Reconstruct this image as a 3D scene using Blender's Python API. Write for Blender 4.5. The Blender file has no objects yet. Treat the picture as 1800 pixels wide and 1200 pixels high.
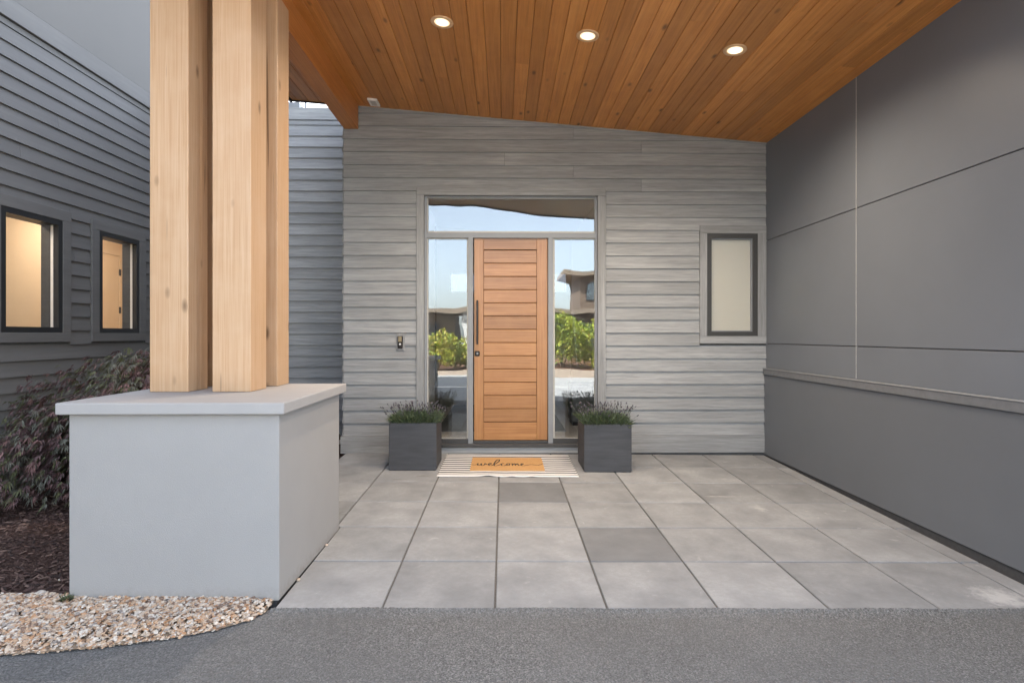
import bpy, bmesh, math, random
from mathutils import Vector, Matrix
R = math.radians
random.seed(7)
scene = bpy.context.scene
C = scene.collection

# ------------------------------------------------------------------ camera
H = 1.45                      # camera height
FPX = 978.1                   # focal length in photo pixels (1800 wide)
YAW = 0.01517
HOR = 589.0                   # horizon row in the photo
cam = bpy.data.cameras.new("camera")
cam.sensor_width = 36.0
cam.lens = 36.0 * FPX / 1800.0
cam.shift_y = -(600.0 - HOR) / 1800.0
cam.clip_start = 0.05
cam.clip_end = 2000
camo = bpy.data.objects.new("camera", cam)
camo.location = (0, 0, H)
camo.rotation_euler = (R(90), 0, -YAW)
C.objects.link(camo)
scene.camera = camo

# ------------------------------------------------------------------ world, sun, exposure
SUN_DIR = Vector((-0.50, 0.43, 0.75)).normalized()
SUN_EL = math.asin(SUN_DIR.z)
SUN_ROT = math.atan2(SUN_DIR.x, SUN_DIR.y)
world = bpy.data.worlds.new("World")
scene.world = world
world.use_nodes = True
wn = world.node_tree
bg = wn.nodes["Background"]
sky = wn.nodes.new("ShaderNodeTexSky")
sky.sky_type = 'NISHITA'
sky.sun_disc = False
sky.sun_elevation = SUN_EL
sky.sun_rotation = SUN_ROT
sky.air_density = 1.0
sky.dust_density = 2.0
sky.ozone_density = 0.5
hs = wn.nodes.new("ShaderNodeHueSaturation")        # thin high haze: paler sky
hs.inputs["Saturation"].default_value = 0.46
wn.links.new(sky.outputs[0], hs.inputs["Color"])
wn.links.new(hs.outputs[0], bg.inputs[0])
bg.inputs[1].default_value = 0.15
sun = bpy.data.lights.new("sun", 'SUN')
sun.energy = 5.0
sun.angle = R(0.5)
sun.color = (1.0, 0.98, 0.95)
suno = bpy.data.objects.new("sun", sun)
suno.rotation_euler = SUN_DIR.to_track_quat('Z', 'Y').to_euler()
suno.location = (0, 0, 30)
C.objects.link(suno)
vs = scene.view_settings
vs.view_transform = 'Standard'
vs.look = 'None'
vs.exposure = 3.02
vs.gamma = 1.0

# ------------------------------------------------------------------ pixel -> place helpers
CT, ST = math.cos(YAW), math.sin(YAW)
def ray(u, v):
    r = (u - 900.0) / FPX; t = (HOR - v) / FPX
    return Vector((r * CT + ST, CT - r * ST, t))
def onY(u, v, Y):
    d = ray(u, v); s = Y / d.y
    return Vector((d.x * s, Y, H + d.z * s))
def onX(u, v, X):
    d = ray(u, v); s = X / d.x
    return Vector((X, d.y * s, H + d.z * s))
FA, FB, FC = -0.00873, 0.0168, H - 1.5277       # porch floor plane, measured from the paver grid
def fz(x, y): return FC + FA * x + FB * y
def onF(u, v):
    d = ray(u, v); s = (FC - H) / (d.z - FA * d.x - FB * d.y)
    return Vector((d.x * s, d.y * s, H + d.z * s))
CS = -0.0847                                      # ceiling pitch along x
c_l = onY(630, 187, 6.67)
def cz(x): return c_l.z + CS * (x - c_l.x)
def onC(u, v):
    d = ray(u, v); s = (c_l.z - CS * c_l.x - H) / (d.z - CS * d.x)
    return Vector((d.x * s, d.y * s, H + d.z * s))

# ------------------------------------------------------------------ material helpers
class NT:
    def __init__(s, name):
        s.m = bpy.data.materials.new(name); s.m.use_nodes = True
        s.t = s.m.node_tree; s.n = s.t.nodes
        s.b = s.n["Principled BSDF"]; s.out = s.n["Material Output"]
    def add(s, kind, **kw):
        nd = s.n.new(kind)
        for k, v in kw.items(): setattr(nd, k, v)
        return nd
    def link(s, a, b): s.t.links.new(a, b)
    def pos(s, scale=(1, 1, 1), rnd=True, obj=False):
        if obj:
            src = s.add("ShaderNodeTexCoord").outputs["Object"]
        else:
            src = s.add("ShaderNodeNewGeometry").outputs["Position"]
        mp = s.add("ShaderNodeVectorMath", operation='MULTIPLY'); mp.inputs[1].default_value = scale
        s.link(src, mp.inputs[0])
        if not rnd: return mp.outputs[0]
        oi = s.add("ShaderNodeObjectInfo")
        mu = s.add("ShaderNodeMath", operation='MULTIPLY'); mu.inputs[1].default_value = 97.0
        s.link(oi.outputs["Random"], mu.inputs[0])
        ad = s.add("ShaderNodeVectorMath", operation='ADD')
        s.link(mp.outputs[0], ad.inputs[0]); s.link(mu.outputs[0], ad.inputs[1])
        return ad.outputs[0]
    def noise(s, vec, scale, detail=4, rough=0.55, dist=0.0):
        n = s.add("ShaderNodeTexNoise"); n.inputs["Scale"].default_value = scale
        n.inputs["Detail"].default_value = detail; n.inputs["Roughness"].default_value = rough
        n.inputs["Distortion"].default_value = dist
        s.link(vec, n.inputs["Vector"]); return n.outputs["Fac"]
    def ramp(s, fac, stops):
        r = s.add("ShaderNodeValToRGB"); e = r.color_ramp.elements
        while len(e) < len(stops): e.new(0.5)
        for el, (p, c) in zip(e, stops):
            el.position = p
            el.color = (c[0], c[1], c[2], 1) if not isinstance(c, (int, float)) else (c, c, c, 1)
        s.link(fac, r.inputs[0]); return r.outputs[0]
    def mix(s, fac, a, b, mode='MIX'):
        m = s.add("ShaderNodeMix", data_type='RGBA', blend_type=mode)
        for sock, v in ((m.inputs[0], fac), (m.inputs[6], a), (m.inputs[7], b)):
            if hasattr(v, 'links') or hasattr(v, 'is_linked'): s.link(v, sock)
            elif isinstance(v, (int, float)): sock.default_value = v
            else: sock.default_value = (v[0], v[1], v[2], 1)
        return m.outputs[2]
    def randtint(s, col, lo, hi):
        oi = s.add("ShaderNodeObjectInfo")
        mr = s.add("ShaderNodeMapRange"); mr.inputs[3].default_value = lo; mr.inputs[4].default_value = hi
        s.link(oi.outputs["Random"], mr.inputs[0])
        cb = s.add("ShaderNodeCombineColor")
        for i in range(3): s.link(mr.outputs[0], cb.inputs[i])
        return s.mix(1.0, col, cb.outputs[0], 'MULTIPLY')
    def bump(s, h, strength, dist=0.01):
        b = s.add("ShaderNodeBump"); b.inputs["Strength"].default_value = strength
        b.inputs["Distance"].default_value = dist
        s.link(h, b.inputs["Height"]); s.link(b.outputs[0], s.b.inputs["Normal"])
    def col(s, c, rough=0.6, spec=0.5, metal=0.0):
        if isinstance(c, tuple): s.b.inputs["Base Color"].default_value = (*c, 1)
        else: s.link(c, s.b.inputs["Base Color"])
        s.b.inputs["Roughness"].default_value = rough
        s.b.inputs["Specular IOR Level"].default_value = spec
        s.b.inputs["Metallic"].default_value = metal
        return s.m

def plain(name, c, rough=0.6, var=0.12, scale=14, bump=0.0, spec=0.5, metal=0.0):
    n = NT(name); p = n.pos(rnd=False)
    f = n.noise(p, scale, 5)
    k = n.ramp(f, [(0.25, tuple(x * (1 - var) for x in c)), (0.75, tuple(min(1, x * (1 + var)) for x in c))])
    if bump: n.bump(n.noise(p, scale * 8, 3), bump, 0.004)
    return n.col(k, rough, spec, metal)

def stained(name, axis, lo, mid, hi, rough=0.7, tint=(0.88, 1.1), bump=0.06, grain=0.35):
    """weathered solid-stain board: streaks along one axis"""
    n = NT(name)
    sc = [26.0, 26.0, 26.0]; sc[axis] = 1.0
    p = n.pos(tuple(sc))
    f = n.noise(p, 1.0, 6, 0.6, 0.4)
    k = n.ramp(f, [(0.28, lo), (0.5, mid), (0.74, hi)])
    sc2 = [4.0, 4.0, 4.0]; sc2[axis] = 0.9
    g = n.noise(n.pos(tuple(sc2)), 1.0, 3)
    k = n.mix(n.ramp(g, [(0.38, 0.0), (0.68, 0.7)]), k, tuple(x * 0.80 for x in mid))
    sc3 = [95.0] * 3; sc3[axis] = 5.0
    h = n.noise(n.pos(tuple(sc3)), 1.0, 3, 0.6)
    k = n.mix(n.ramp(h, [(0.30, grain), (0.55, 0.0)]), k, tuple(x * 0.55 for x in lo))
    k = n.randtint(k, *tint)
    n.bump(f, bump, 0.003)
    return n.col(k, rough, 0.35)

def wood(name, axis, lo, mid, hi, rough=0.45, tint=(0.8, 1.15), knots=False, fine=60.0, spec=0.5, coat=0.0, broad=0.5, checks=False):
    n = NT(name)
    sc = [fine] * 3; sc[axis] = 1.5
    f = n.noise(n.pos(tuple(sc)), 1.0, 5, 0.6, 0.6)
    sc2 = [9.0] * 3; sc2[axis] = 0.55
    g = n.noise(n.pos(tuple(sc2)), 1.0, 3, 0.5, 1.2)
    k = n.ramp(f, [(0.3, lo), (0.52, mid), (0.72, hi)])
    k = n.mix(n.ramp(g, [(0.35, 0.0), (0.68, broad)]), k, lo)
    # blotchy stain take-up
    b = n.noise(n.pos((5, 5, 5)), 1.0, 4)
    k = n.mix(n.ramp(b, [(0.45, 0.0), (0.75, 0.35)]), k, hi)
    if knots:
        sck = [5.0] * 3; sck[axis] = 2.2
        v = n.add("ShaderNodeTexVoronoi"); v.inputs["Scale"].default_value = 1.0
        n.link(n.pos(tuple(sck)), v.inputs["Vector"])
        k = n.mix(n.ramp(v.outputs["Distance"], [(0.045, 0.95), (0.075, .6), (0.13, 0.0)]), k, tuple(x * 0.35 for x in lo))
    if checks:
        scc = [34.0] * 3; scc[axis] = 0.8
        cr = n.noise(n.pos(tuple(scc)), 1.0, 2, 0.5)
        k = n.mix(n.ramp(cr, [(0.725, 0.0), (0.74, 0.7)]), k, tuple(x * 0.3 for x in lo))
    k = n.randtint(k, *tint)
    n.bump(f, 0.12, 0.002)
    if coat:
        n.b.inputs['Coat Weight'].default_value = coat; n.b.inputs['Coat Roughness'].default_value = .28
    return n.col(k, rough, spec)

def mk_stucco():
    n = NT('stucco'); p = n.pos((1, 1, 1), False)
    f = n.noise(p, 2.2, 5, .6); g = n.noise(p, 190, 3, .6)
    k = n.ramp(f, [(.3, (0.318, 0.312, 0.308)), (.7, (0.336, 0.330, 0.326))])
    st = n.noise(n.pos((9, 9, 1.3), False), 1.0, 5, .6)             # faint runs below the cap
    k = n.mix(n.ramp(st, [(.58, 0.0), (.78, .12)]), k, (0.27, 0.265, 0.26))
    sm = n.noise(p, 6, 6, .75, 1.5)                                   # scuffs
    k = n.mix(n.ramp(sm, [(.72, 0.0), (.77, .16)]), k, (0.24, 0.235, 0.23))
    sep = n.add("ShaderNodeSeparateXYZ"); n.link(p, sep.inputs[0])    # splash dirt at the foot
    mr = n.add("ShaderNodeMapRange"); mr.inputs[1].default_value = .14; mr.inputs[2].default_value = -.03; n.link(sep.outputs[2], mr.inputs[0])
    mu = n.add("ShaderNodeMath", operation='MULTIPLY'); n.link(mr.outputs[0], mu.inputs[0]); n.link(n.noise(p, 25, 5, .7), mu.inputs[1])
    k = n.mix(n.ramp(mu.outputs[0], [(.2, 0.0), (.6, .6)]), k, (0.22, 0.20, 0.175))
    n.bump(g, .35, .004)
    return n.col(k, .88, .25)
M = {}
M['siding'] = stained('siding_stain', 0, (0.245, 0.250, 0.254), (0.332, 0.339, 0.344), (0.435, 0.441, 0.443), tint=(0.93, 1.07))
M['siding_trim'] = stained('trim_stain', 0, (0.235, 0.237, 0.237), (0.33, 0.335, 0.338), (0.42, 0.425, 0.423))
M['siding_trim_v'] = stained('trim_stain_v', 2, (0.235, 0.237, 0.237), (0.33, 0.335, 0.338), (0.42, 0.425, 0.423))
M['siding_dark'] = stained('wing_paint', 1, (0.128, 0.124, 0.121), (0.140, 0.136, 0.132), (0.153, 0.149, 0.144), 0.62, (0.95, 1.04), 0.04, 0.12)
M['panel'] = plain('panel_paint', (0.158, 0.174, 0.199), 0.42, 0.06, 1.1)
M['panel_low'] = plain('panel_paint_low', (0.135, 0.147, 0.165), 0.5, 0.06, 1.1)
M['upper_panel'] = plain('upper_panel_paint', (0.150, 0.146, 0.142), 0.85, 0.03, 0.8, spec=0.2)
M['flashing'] = plain('flashing_metal', (0.23, 0.24, 0.25), 0.45, 0.08, 9, spec=0.5)
M['ledge'] = plain('ledge_paint', (0.155, 0.163, 0.176), 0.55, 0.12, 22)
M['plinth'] = plain('plinth_concrete', (0.07, 0.07, 0.073), 0.8, 0.2, 30)
M['stucco'] = mk_stucco()
M['cap'] = plain('cap_stucco', (0.352, 0.345, 0.342), 0.8, 0.03, 6, 0.15, spec=0.25)
M['post'] = wood('fir_post', 2, (0.46, 0.275, 0.145), (0.54, 0.355, 0.215), (0.595, 0.42, 0.28), 0.40, (0.94, 1.04), True, 120, spec=0.5, broad=.35, checks=True)
M['beam'] = wood('fir_beam', 1, (0.40, 0.145, 0.034), (0.52, 0.20, 0.052), (0.58, 0.25, 0.075), 0.45, (0.95, 1.02))
M['ceil'] = wood('cedar_ceiling', 1, (0.42, 0.16, 0.036), (0.58, 0.237, 0.054), (0.66, 0.30, 0.085), 0.40, (0.78, 1.10), True, 45)
M['door_h'] = wood('door_fir_h', 0, (0.27, 0.112, 0.036), (0.385, 0.177, 0.060), (0.455, 0.228, 0.088), 0.36, (0.84, 1.1), False, 70, coat=.35)
M['door_v'] = wood('door_fir_v', 2, (0.285, 0.12, 0.038), (0.395, 0.182, 0.061), (0.455, 0.228, 0.088), 0.36, (0.95, 1.05), False, 70, coat=.35)
M['frame'] = plain('frame_clad', (0.24, 0.25, 0.265), 0.4, 0.04, 20)
M['frame_light'] = plain('frame_bead', (0.50, 0.48, 0.44), 0.5, 0.04, 20)
M['sill'] = plain('sill_bronze', (0.05, 0.05, 0.052), 0.4, 0.1, 20)
M['black'] = plain('black_frame', (0.016, 0.016, 0.017), 0.4, 0.1, 20)
M['bronze'] = plain('window_bronze', (0.045, 0.044, 0.043), 0.45, 0.06, 20)
M['hardware'] = plain('hardware', (0.030, 0.027, 0.026), 0.4, 0.1, 40, metal=0.6)
M['white'] = plain('interior_white', (0.74, 0.73, 0.70), 0.7, 0.02, 5)
M['cream'] = plain('blind_cream', (0.62, 0.57, 0.44), 0.8, 0.03, 30)
M['peach'] = plain('room_paint', (0.78, 0.64, 0.47), 0.8, 0.02, 3)
M['jamb'] = plain('jamb_dark', (0.05, 0.052, 0.054), 0.5, 0.1, 8)
M['mulch'] = None
M['concrete_edge'] = plain('edge_strip', (0.55, 0.55, 0.55), 0.7, 0.1, 30)
M['planter'] = None
M['fascia'] = plain('fascia_black', (0.03, 0.03, 0.032), 0.5, 0.1, 10)
M['roof'] = plain('roof_membrane', (0.08, 0.08, 0.085), 0.9, 0.15, 4)
M['soffit_back'] = plain('soffit_backing', (0.03, 0.018, 0.01), 0.9, 0.1, 10)

def mk_glass(name, base, wav=0.0, tint=(1, 1, 1), refl=(1, 1, 1)):
    n = NT(name); n.n.remove(n.b)
    tr = n.add("ShaderNodeBsdfTransparent"); tr.inputs[0].default_value = (*tint, 1)
    gl = n.add("ShaderNodeBsdfGlossy"); gl.inputs["Roughness"].default_value = 0.0
    gl.inputs[0].default_value = (*refl, 1)
    lw = n.add("ShaderNodeLayerWeight"); lw.inputs[0].default_value = 0.5
    pw = n.add("ShaderNodeMath", operation='POWER'); pw.inputs[1].default_value = 5.0
    n.link(lw.outputs["Facing"], pw.inputs[0])
    mr = n.add("ShaderNodeMapRange"); mr.inputs[3].default_value = base; mr.inputs[4].default_value = 1.0
    n.link(pw.outputs[0], mr.inputs[0])
    mx = n.add("ShaderNodeMixShader"); n.link(mr.outputs[0], mx.inputs[0])
    n.link(tr.outputs[0], mx.inputs[1]); n.link(gl.outputs[0], mx.inputs[2])
    n.link(mx.outputs[0], n.out.inputs[0])
    if wav:
        b = n.add("ShaderNodeBump"); b.inputs["Strength"].default_value = 1.0; b.inputs["Distance"].default_value = wav
        f = n.noise(n.pos((1, 1, 1), False), 1.6, 1)
        n.link(f, b.inputs["Height"]); n.link(b.outputs[0], gl.inputs["Normal"])
    return n.m
M['glass_entry'] = mk_glass('coated_glass', 0.09, 0.0032, refl=(0.84, 0.93, 1.0))
M['glass'] = mk_glass('clear_glass', 0.05)

def mk_emit(name, c, st):
    n = NT(name); n.b.inputs["Base Color"].default_value = (0.8, 0.8, 0.8, 1)
    n.b.inputs["Emission Color"].default_value = (*c, 1); n.b.inputs["Emission Strength"].default_value = st
    return n.m

def mapr(n, sock, a, b):
    m = n.add("ShaderNodeMapRange"); m.inputs[1].default_value = a; m.inputs[2].default_value = b; n.link(sock, m.inputs[0]); return m.outputs[0]
def mk_paver():
    n = NT('paver_concrete'); p = n.pos()
    f = n.noise(p, 3.2, 6, 0.6); g = n.noise(p, 34, 4, 0.6); h = n.noise(p, 240, 2)
    k = n.ramp(f, [(0.3, (0.196, 0.203, 0.212)), (0.5, (0.265, 0.273, 0.282)), (0.72, (0.34, 0.348, 0.356))])
    k = n.mix(n.ramp(g, [(0.35, 0.35), (0.62, 0.0)]), k, (0.22, 0.22, 0.22))
    # pale lime bloom and scuffs
    s = n.noise(p, 7.5, 5, 0.7, 1.0)
    k = n.mix(n.ramp(s, [(0.62, 0.0), (0.76, 0.65)]), k, (0.45, 0.452, 0.45))
    k = n.mix(n.ramp(h, [(0.3, 0.3), (0.6, 0.0)]), k, (0.20, 0.20, 0.20))
    k = n.randtint(k, 0.90, 1.08)
    # lime bloom patch near the drive, old water mark below the left planter
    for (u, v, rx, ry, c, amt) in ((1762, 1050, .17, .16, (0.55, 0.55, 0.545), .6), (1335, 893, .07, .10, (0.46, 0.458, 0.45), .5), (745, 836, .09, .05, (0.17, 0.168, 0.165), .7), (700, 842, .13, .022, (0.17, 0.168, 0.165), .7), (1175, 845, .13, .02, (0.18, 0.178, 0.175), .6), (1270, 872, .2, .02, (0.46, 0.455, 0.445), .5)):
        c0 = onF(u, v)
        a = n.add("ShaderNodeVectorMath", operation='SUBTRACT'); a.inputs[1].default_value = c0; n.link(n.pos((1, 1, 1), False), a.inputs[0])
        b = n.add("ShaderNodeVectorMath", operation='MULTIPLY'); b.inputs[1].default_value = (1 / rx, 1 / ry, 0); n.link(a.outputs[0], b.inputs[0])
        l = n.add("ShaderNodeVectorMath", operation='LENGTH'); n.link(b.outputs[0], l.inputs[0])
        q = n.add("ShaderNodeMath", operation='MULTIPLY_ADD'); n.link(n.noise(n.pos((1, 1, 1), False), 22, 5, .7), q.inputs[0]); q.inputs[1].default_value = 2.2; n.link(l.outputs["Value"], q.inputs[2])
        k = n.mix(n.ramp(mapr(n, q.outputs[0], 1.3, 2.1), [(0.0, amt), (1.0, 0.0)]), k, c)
    n.bump(g, 0.25, 0.003)
    return n.col(k, 0.82, 0.3)
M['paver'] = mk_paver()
def mk_paver_dark():
    n = NT('paver_damp'); p = n.pos()
    f = n.noise(p, 5, 6, 0.6); h = n.noise(p, 60, 3)
    k = n.ramp(f, [(0.3, (0.142, 0.147, 0.154)), (0.7, (0.18, 0.186, 0.193))])
    s = n.noise(p, 9, 5, 0.7, 1.0)
    k = n.mix(n.ramp(s, [(0.66, 0.0), (0.76, 0.5)]), k, (0.36, 0.35, 0.34))
    n.bump(h, 0.2, 0.003)
    return n.col(k, 0.75, 0.3)
M['paver_dark'] = mk_paver_dark()
def mk_asphalt():
    n = NT('asphalt'); p = n.pos(rnd=False)
    v = n.add("ShaderNodeTexVoronoi"); v.inputs["Scale"].default_value = 150; n.link(p, v.inputs["Vector"])
    vb = n.add("ShaderNodeTexVoronoi"); vb.inputs["Scale"].default_value = 75; n.link(p, vb.inputs["Vector"])
    g = n.noise(p, 1.1, 5); h = n.noise(p, 130, 4, 0.7)
    k = n.ramp(v.outputs["Color"], [(0.1, (0.105, 0.106, 0.107)), (0.6, (0.178, 0.179, 0.178)), (0.97, (0.29, 0.29, 0.285))])
    k = n.mix(n.ramp(h, [(0.38, 0.9), (0.50, 0.0)]), k, (0.05, 0.05, 0.05))
    k = n.mix(n.ramp(g, [(0.35, 0.0), (0.7, 0.35)]), k, (0.175, 0.175, 0.173))
    w = n.noise(p, 0.7, 4, .6)
    k = n.mix(n.ramp(w, [(0.40, 0.4), (0.55, 0.0)]), k, (0.12, 0.12, 0.12))
    w2 = n.noise(p, 9, 3, .7)
    k = n.mix(n.ramp(w2, [(0.68, 0.0), (0.74, 0.5)]), k, (0.26, 0.255, 0.245))
    mxx = n.add("ShaderNodeMath", operation='ADD'); n.link(h, mxx.inputs[0]); n.link(vb.outputs["Distance"], mxx.inputs[1])
    n.bump(mxx.outputs[0], 0.9, 0.006)
    return n.col(k, 0.9, 0.25)
M['asphalt'] = mk_asphalt()
def mk_mulch():
    n = NT('bark_mulch'); p = n.pos((1, 1, 1), False)
    v = n.add("ShaderNodeTexVoronoi"); v.inputs["Scale"].default_value = 60
    n.link(n.pos((1, 2.2, 1), False), v.inputs["Vector"])
    k = n.ramp(v.outputs["Color"], [(0.1, (0.03, 0.018, 0.015)), (0.6, (0.085, 0.052, 0.044)), (0.98, (0.17, 0.115, 0.095))])
    f = n.noise(p, 50, 5, 0.7)
    n.bump(f, 1.0, 0.03)
    return n.col(k, 0.95, 0.15)
M['mulch'] = mk_mulch()
def mk_planter():
    n = NT('planter_zinc'); p = n.pos((3, 3, 24))
    f = n.noise(p, 1.0, 5, 0.6); s = n.noise(n.pos(), 160, 2)
    k = n.ramp(f, [(0.3, (0.048, 0.050, 0.056)), (0.7, (0.072, 0.074, 0.082))])
    k = n.mix(n.ramp(s, [(0.70, 0.0), (0.76, 0.5)]), k, (0.2, 0.2, 0.2))
    return n.col(k, 0.62, 0.4)
M['planter'] = mk_planter()
def leafmat(name, c, rough=0.6, trans=0.25):
    n = NT(name); oi = n.noise(n.pos((1, 1, 1), False), 30, 2)
    k = n.ramp(oi, [(0.3, tuple(x * 0.6 for x in c)), (0.7, tuple(x * 1.35 for x in c))])
    n.col(k, rough, 0.3)
    if trans:
        t = n.add("ShaderNodeBsdfTranslucent"); n.link(k, t.inputs[0])
        m = n.add("ShaderNodeMixShader"); m.inputs[0].default_value = trans
        n.link(n.b.outputs[0], m.inputs[1]); n.link(t.outputs[0], m.inputs[2]); n.link(m.outputs[0], n.out.inputs[0])
    return n.m

# ------------------------------------------------------------------ object helpers
W = {}
def place(o, parent, loc):
    W[o.name] = Vector(loc)
    o.location = loc
    C.objects.link(o)
    if parent is not None:
        o.parent = parent
        o.matrix_parent_inverse = Matrix.Translation(-W[parent.name])
    return o
def tag(o, label=None, cat=None, group=None, kind=None):
    if label: o["label"] = label
    if cat: o["category"] = cat
    if group: o["group"] = group
    if kind: o["kind"] = kind
    return o
def thing(name, loc, label=None, cat=None, group=None, kind=None, parent=None):
    o = bpy.data.objects.new(name, None); o.empty_display_size = 0.1
    place(o, parent, loc)
    return tag(o, label, cat, group, kind)
def mesh(name, verts, faces, mat, parent=None, smooth=False, midx=None):
    vs_ = [Vector(v) for v in verts]
    lo = Vector((min(v[i] for v in vs_) for i in range(3))); hi = Vector((max(v[i] for v in vs_) for i in range(3)))
    c = (lo + hi) / 2
    me = bpy.data.meshes.new(name)
    me.from_pydata([v - c for v in vs_], [], faces)
    for m in (mat if isinstance(mat, (list, tuple)) else [mat]): me.materials.append(m)
    if midx:
        me.polygons.foreach_set("material_index", midx)
    if smooth:
        me.polygons.foreach_set("use_smooth", [True] * len(me.polygons))
    me.update()
    return place(bpy.data.objects.new(name, me), parent, c)
BOXC = {}
def box(name, x, y, z, mat, parent=None, bevel=0.0, seg=1):
    """axis-aligned box from ranges; alike boxes share their mesh"""
    x = sorted(x); y = sorted(y); z = sorted(z)
    s = (round(x[1] - x[0], 4), round(y[1] - y[0], 4), round(z[1] - z[0], 4))
    key = (s, mat.name, bevel, name)
    if key not in BOXC:
        bm = bmesh.new(); bmesh.ops.create_cube(bm, size=1.0)
        for v in bm.verts: v.co = Vector((v.co.x * s[0], v.co.y * s[1], v.co.z * s[2]))
        if bevel: bmesh.ops.bevel(bm, geom=list(bm.edges), offset=bevel, segments=seg, affect='EDGES', profile=0.5)
        me = bpy.data.meshes.new(name); bm.to_mesh(me); bm.free(); me.materials.append(mat)
        BOXC[key] = me
    o = bpy.data.objects.new(name, BOXC[key])
    return place(o, parent, ((x[0] + x[1]) / 2, (y[0] + y[1]) / 2, (z[0] + z[1]) / 2))
HEX = [(0, 3, 2, 1), (4, 5, 6, 7), (0, 1, 5, 4), (1, 2, 6, 5), (2, 3, 7, 6), (3, 0, 4, 7)]
def lap_x(name, x0, x1, Y, z0, e, mat, parent, t=0.024, tt=0.006):
    """lap board on a wall facing -y"""
    v = [(x0, Y + .004, z0), (x1, Y + .004, z0), (x1, Y - t, z0), (x0, Y - t, z0),
         (x0, Y + .004, z0 + e), (x1, Y + .004, z0 + e), (x1, Y - tt, z0 + e), (x0, Y - tt, z0 + e)]
    f = [(0, 1, 2, 3), (7, 6, 5, 4), (3, 2, 6, 7), (0, 4, 5, 1), (0, 3, 7, 4), (1, 5, 6, 2)]
    return mesh(name, v, f, mat, parent)
def lap_y(name, y0, y1, X, z0, e, mat, parent, t=0.024, tt=0.006):
    """lap board on a wall facing +x"""
    v = [(X - .004, y0, z0), (X - .004, y1, z0), (X + t, y1, z0), (X + t, y0, z0),
         (X - .004, y0, z0 + e), (X - .004, y1, z0 + e), (X + tt, y1, z0 + e), (X + tt, y0, z0 + e)]
    f = [(0, 3, 2, 1), (4, 5, 6, 7), (3, 7, 6, 2), (0, 1, 5, 4), (0, 4, 7, 3), (1, 2, 6, 5)]
    return mesh(name, v, f, mat, parent)
def cyl(name, c, r, h, axis, mat, parent=None, seg=24, bevel=0.0):
    bm = bmesh.new(); bmesh.ops.create_cone(bm, cap_ends=True, segments=seg, radius1=r, radius2=r, depth=h)
    if bevel:
        ed = [e for e in bm.edges if abs(e.verts[0].co.z - e.verts[1].co.z) < 1e-6]
        bmesh.ops.bevel(bm, geom=ed, offset=bevel, segments=2, affect='EDGES')
    rot = {'x': Matrix.Rotation(R(90), 3, 'Y'), 'y': Matrix.Rotation(R(90), 3, 'X'), 'z': Matrix.Identity(3)}[axis]
    bmesh.ops.rotate(bm, verts=bm.verts, matrix=rot)
    me = bpy.data.meshes.new(name); bm.to_mesh(me); bm.free(); me.materials.append(mat)
    return place(bpy.data.objects.new(name, me), parent, c)
def cut(ivs, a, b):
    out = []
    for (p, q) in ivs:
        if b <= p or a >= q: out.append((p, q)); continue
        if a > p: out.append((p, a))
        if b < q: out.append((b, q))
    return [i for i in out if i[1] - i[0] > 0.01]

# ------------------------------------------------------------------ ground
def gz(x, y):
    xx = max(-7, min(7, x)); yy = max(-9.0, min(3.0, y))
    return FC + FA * xx + FB * yy - 0.016
PF = -0.657097 - 2 * 0.61      # left edge of the paver grid
PY0 = 3.00716
T = 0.61
# asphalt sheet with a fine grid near the camera
xs = [-600, -60, -20, -7, -4, -2, 0, 2, 4, 7, 20, 60, 600]
ys = [-600, -120, -40, -20, -9, -5, -2, 0, 2, 3.03, 3.06, 6, 9, 20, 60, 600]
vv = [(x, y, gz(x, y) - (0.16 if y > 3.05 else 0)) for y in ys for x in xs]
ff = []
for j in range(len(ys) - 1):
    for i in range(len(xs) - 1):
        a = j * len(xs) + i; ff.append((a, a + 1, a + 1 + len(xs), a + len(xs)))
# ragged rolled edge of the asphalt against the pavers
rge = random.Random(4); n0 = len(vv); ne = 420
for i in range(ne + 1):
    x = -1.25 + (3.2 + 1.25) * i / ne
    w = .006 + .004 * math.sin(x * 7) + rge.uniform(-.004, .005)
    vv += [(x, 2.93, gz(x, 2.93) - .003), (x, 2.985, gz(x, 2.985) + .006 + rge.uniform(-.002, .003)), (x, PY0 + w, fz(x, PY0) + .0025 + rge.uniform(-.001, .001)), (x, PY0 + w + .003, fz(x, PY0) - .006)]
for i in range(ne):
    for q in range(3):
        a = n0 + i * 4 + q; ff.append((a, a + 4, a + 5, a + 1))
tag(mesh('driveway', vv, ff, M['asphalt']), 'grey asphalt driveway in front of the porch', kind='structure')

# pale concrete forecourt behind the camera, out in the sun
fv_ = [(x, y, gz(x, y) + .004) for y in (-9.31, -5, -2, .35) for x in (-9, -7, -3.5, 0, 3.5, 7, 11)]
ff = [(j * 7 + i, j * 7 + i + 1, j * 7 + i + 8, j * 7 + i + 7) for j in range(3) for i in range(6)]
tag(mesh('forecourt', fv_, ff, plain('forecourt_concrete', (0.40, 0.372, 0.34), .85, .12, 2.0)), 'sunlit beige concrete forecourt across from the porch', kind='structure')
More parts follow.
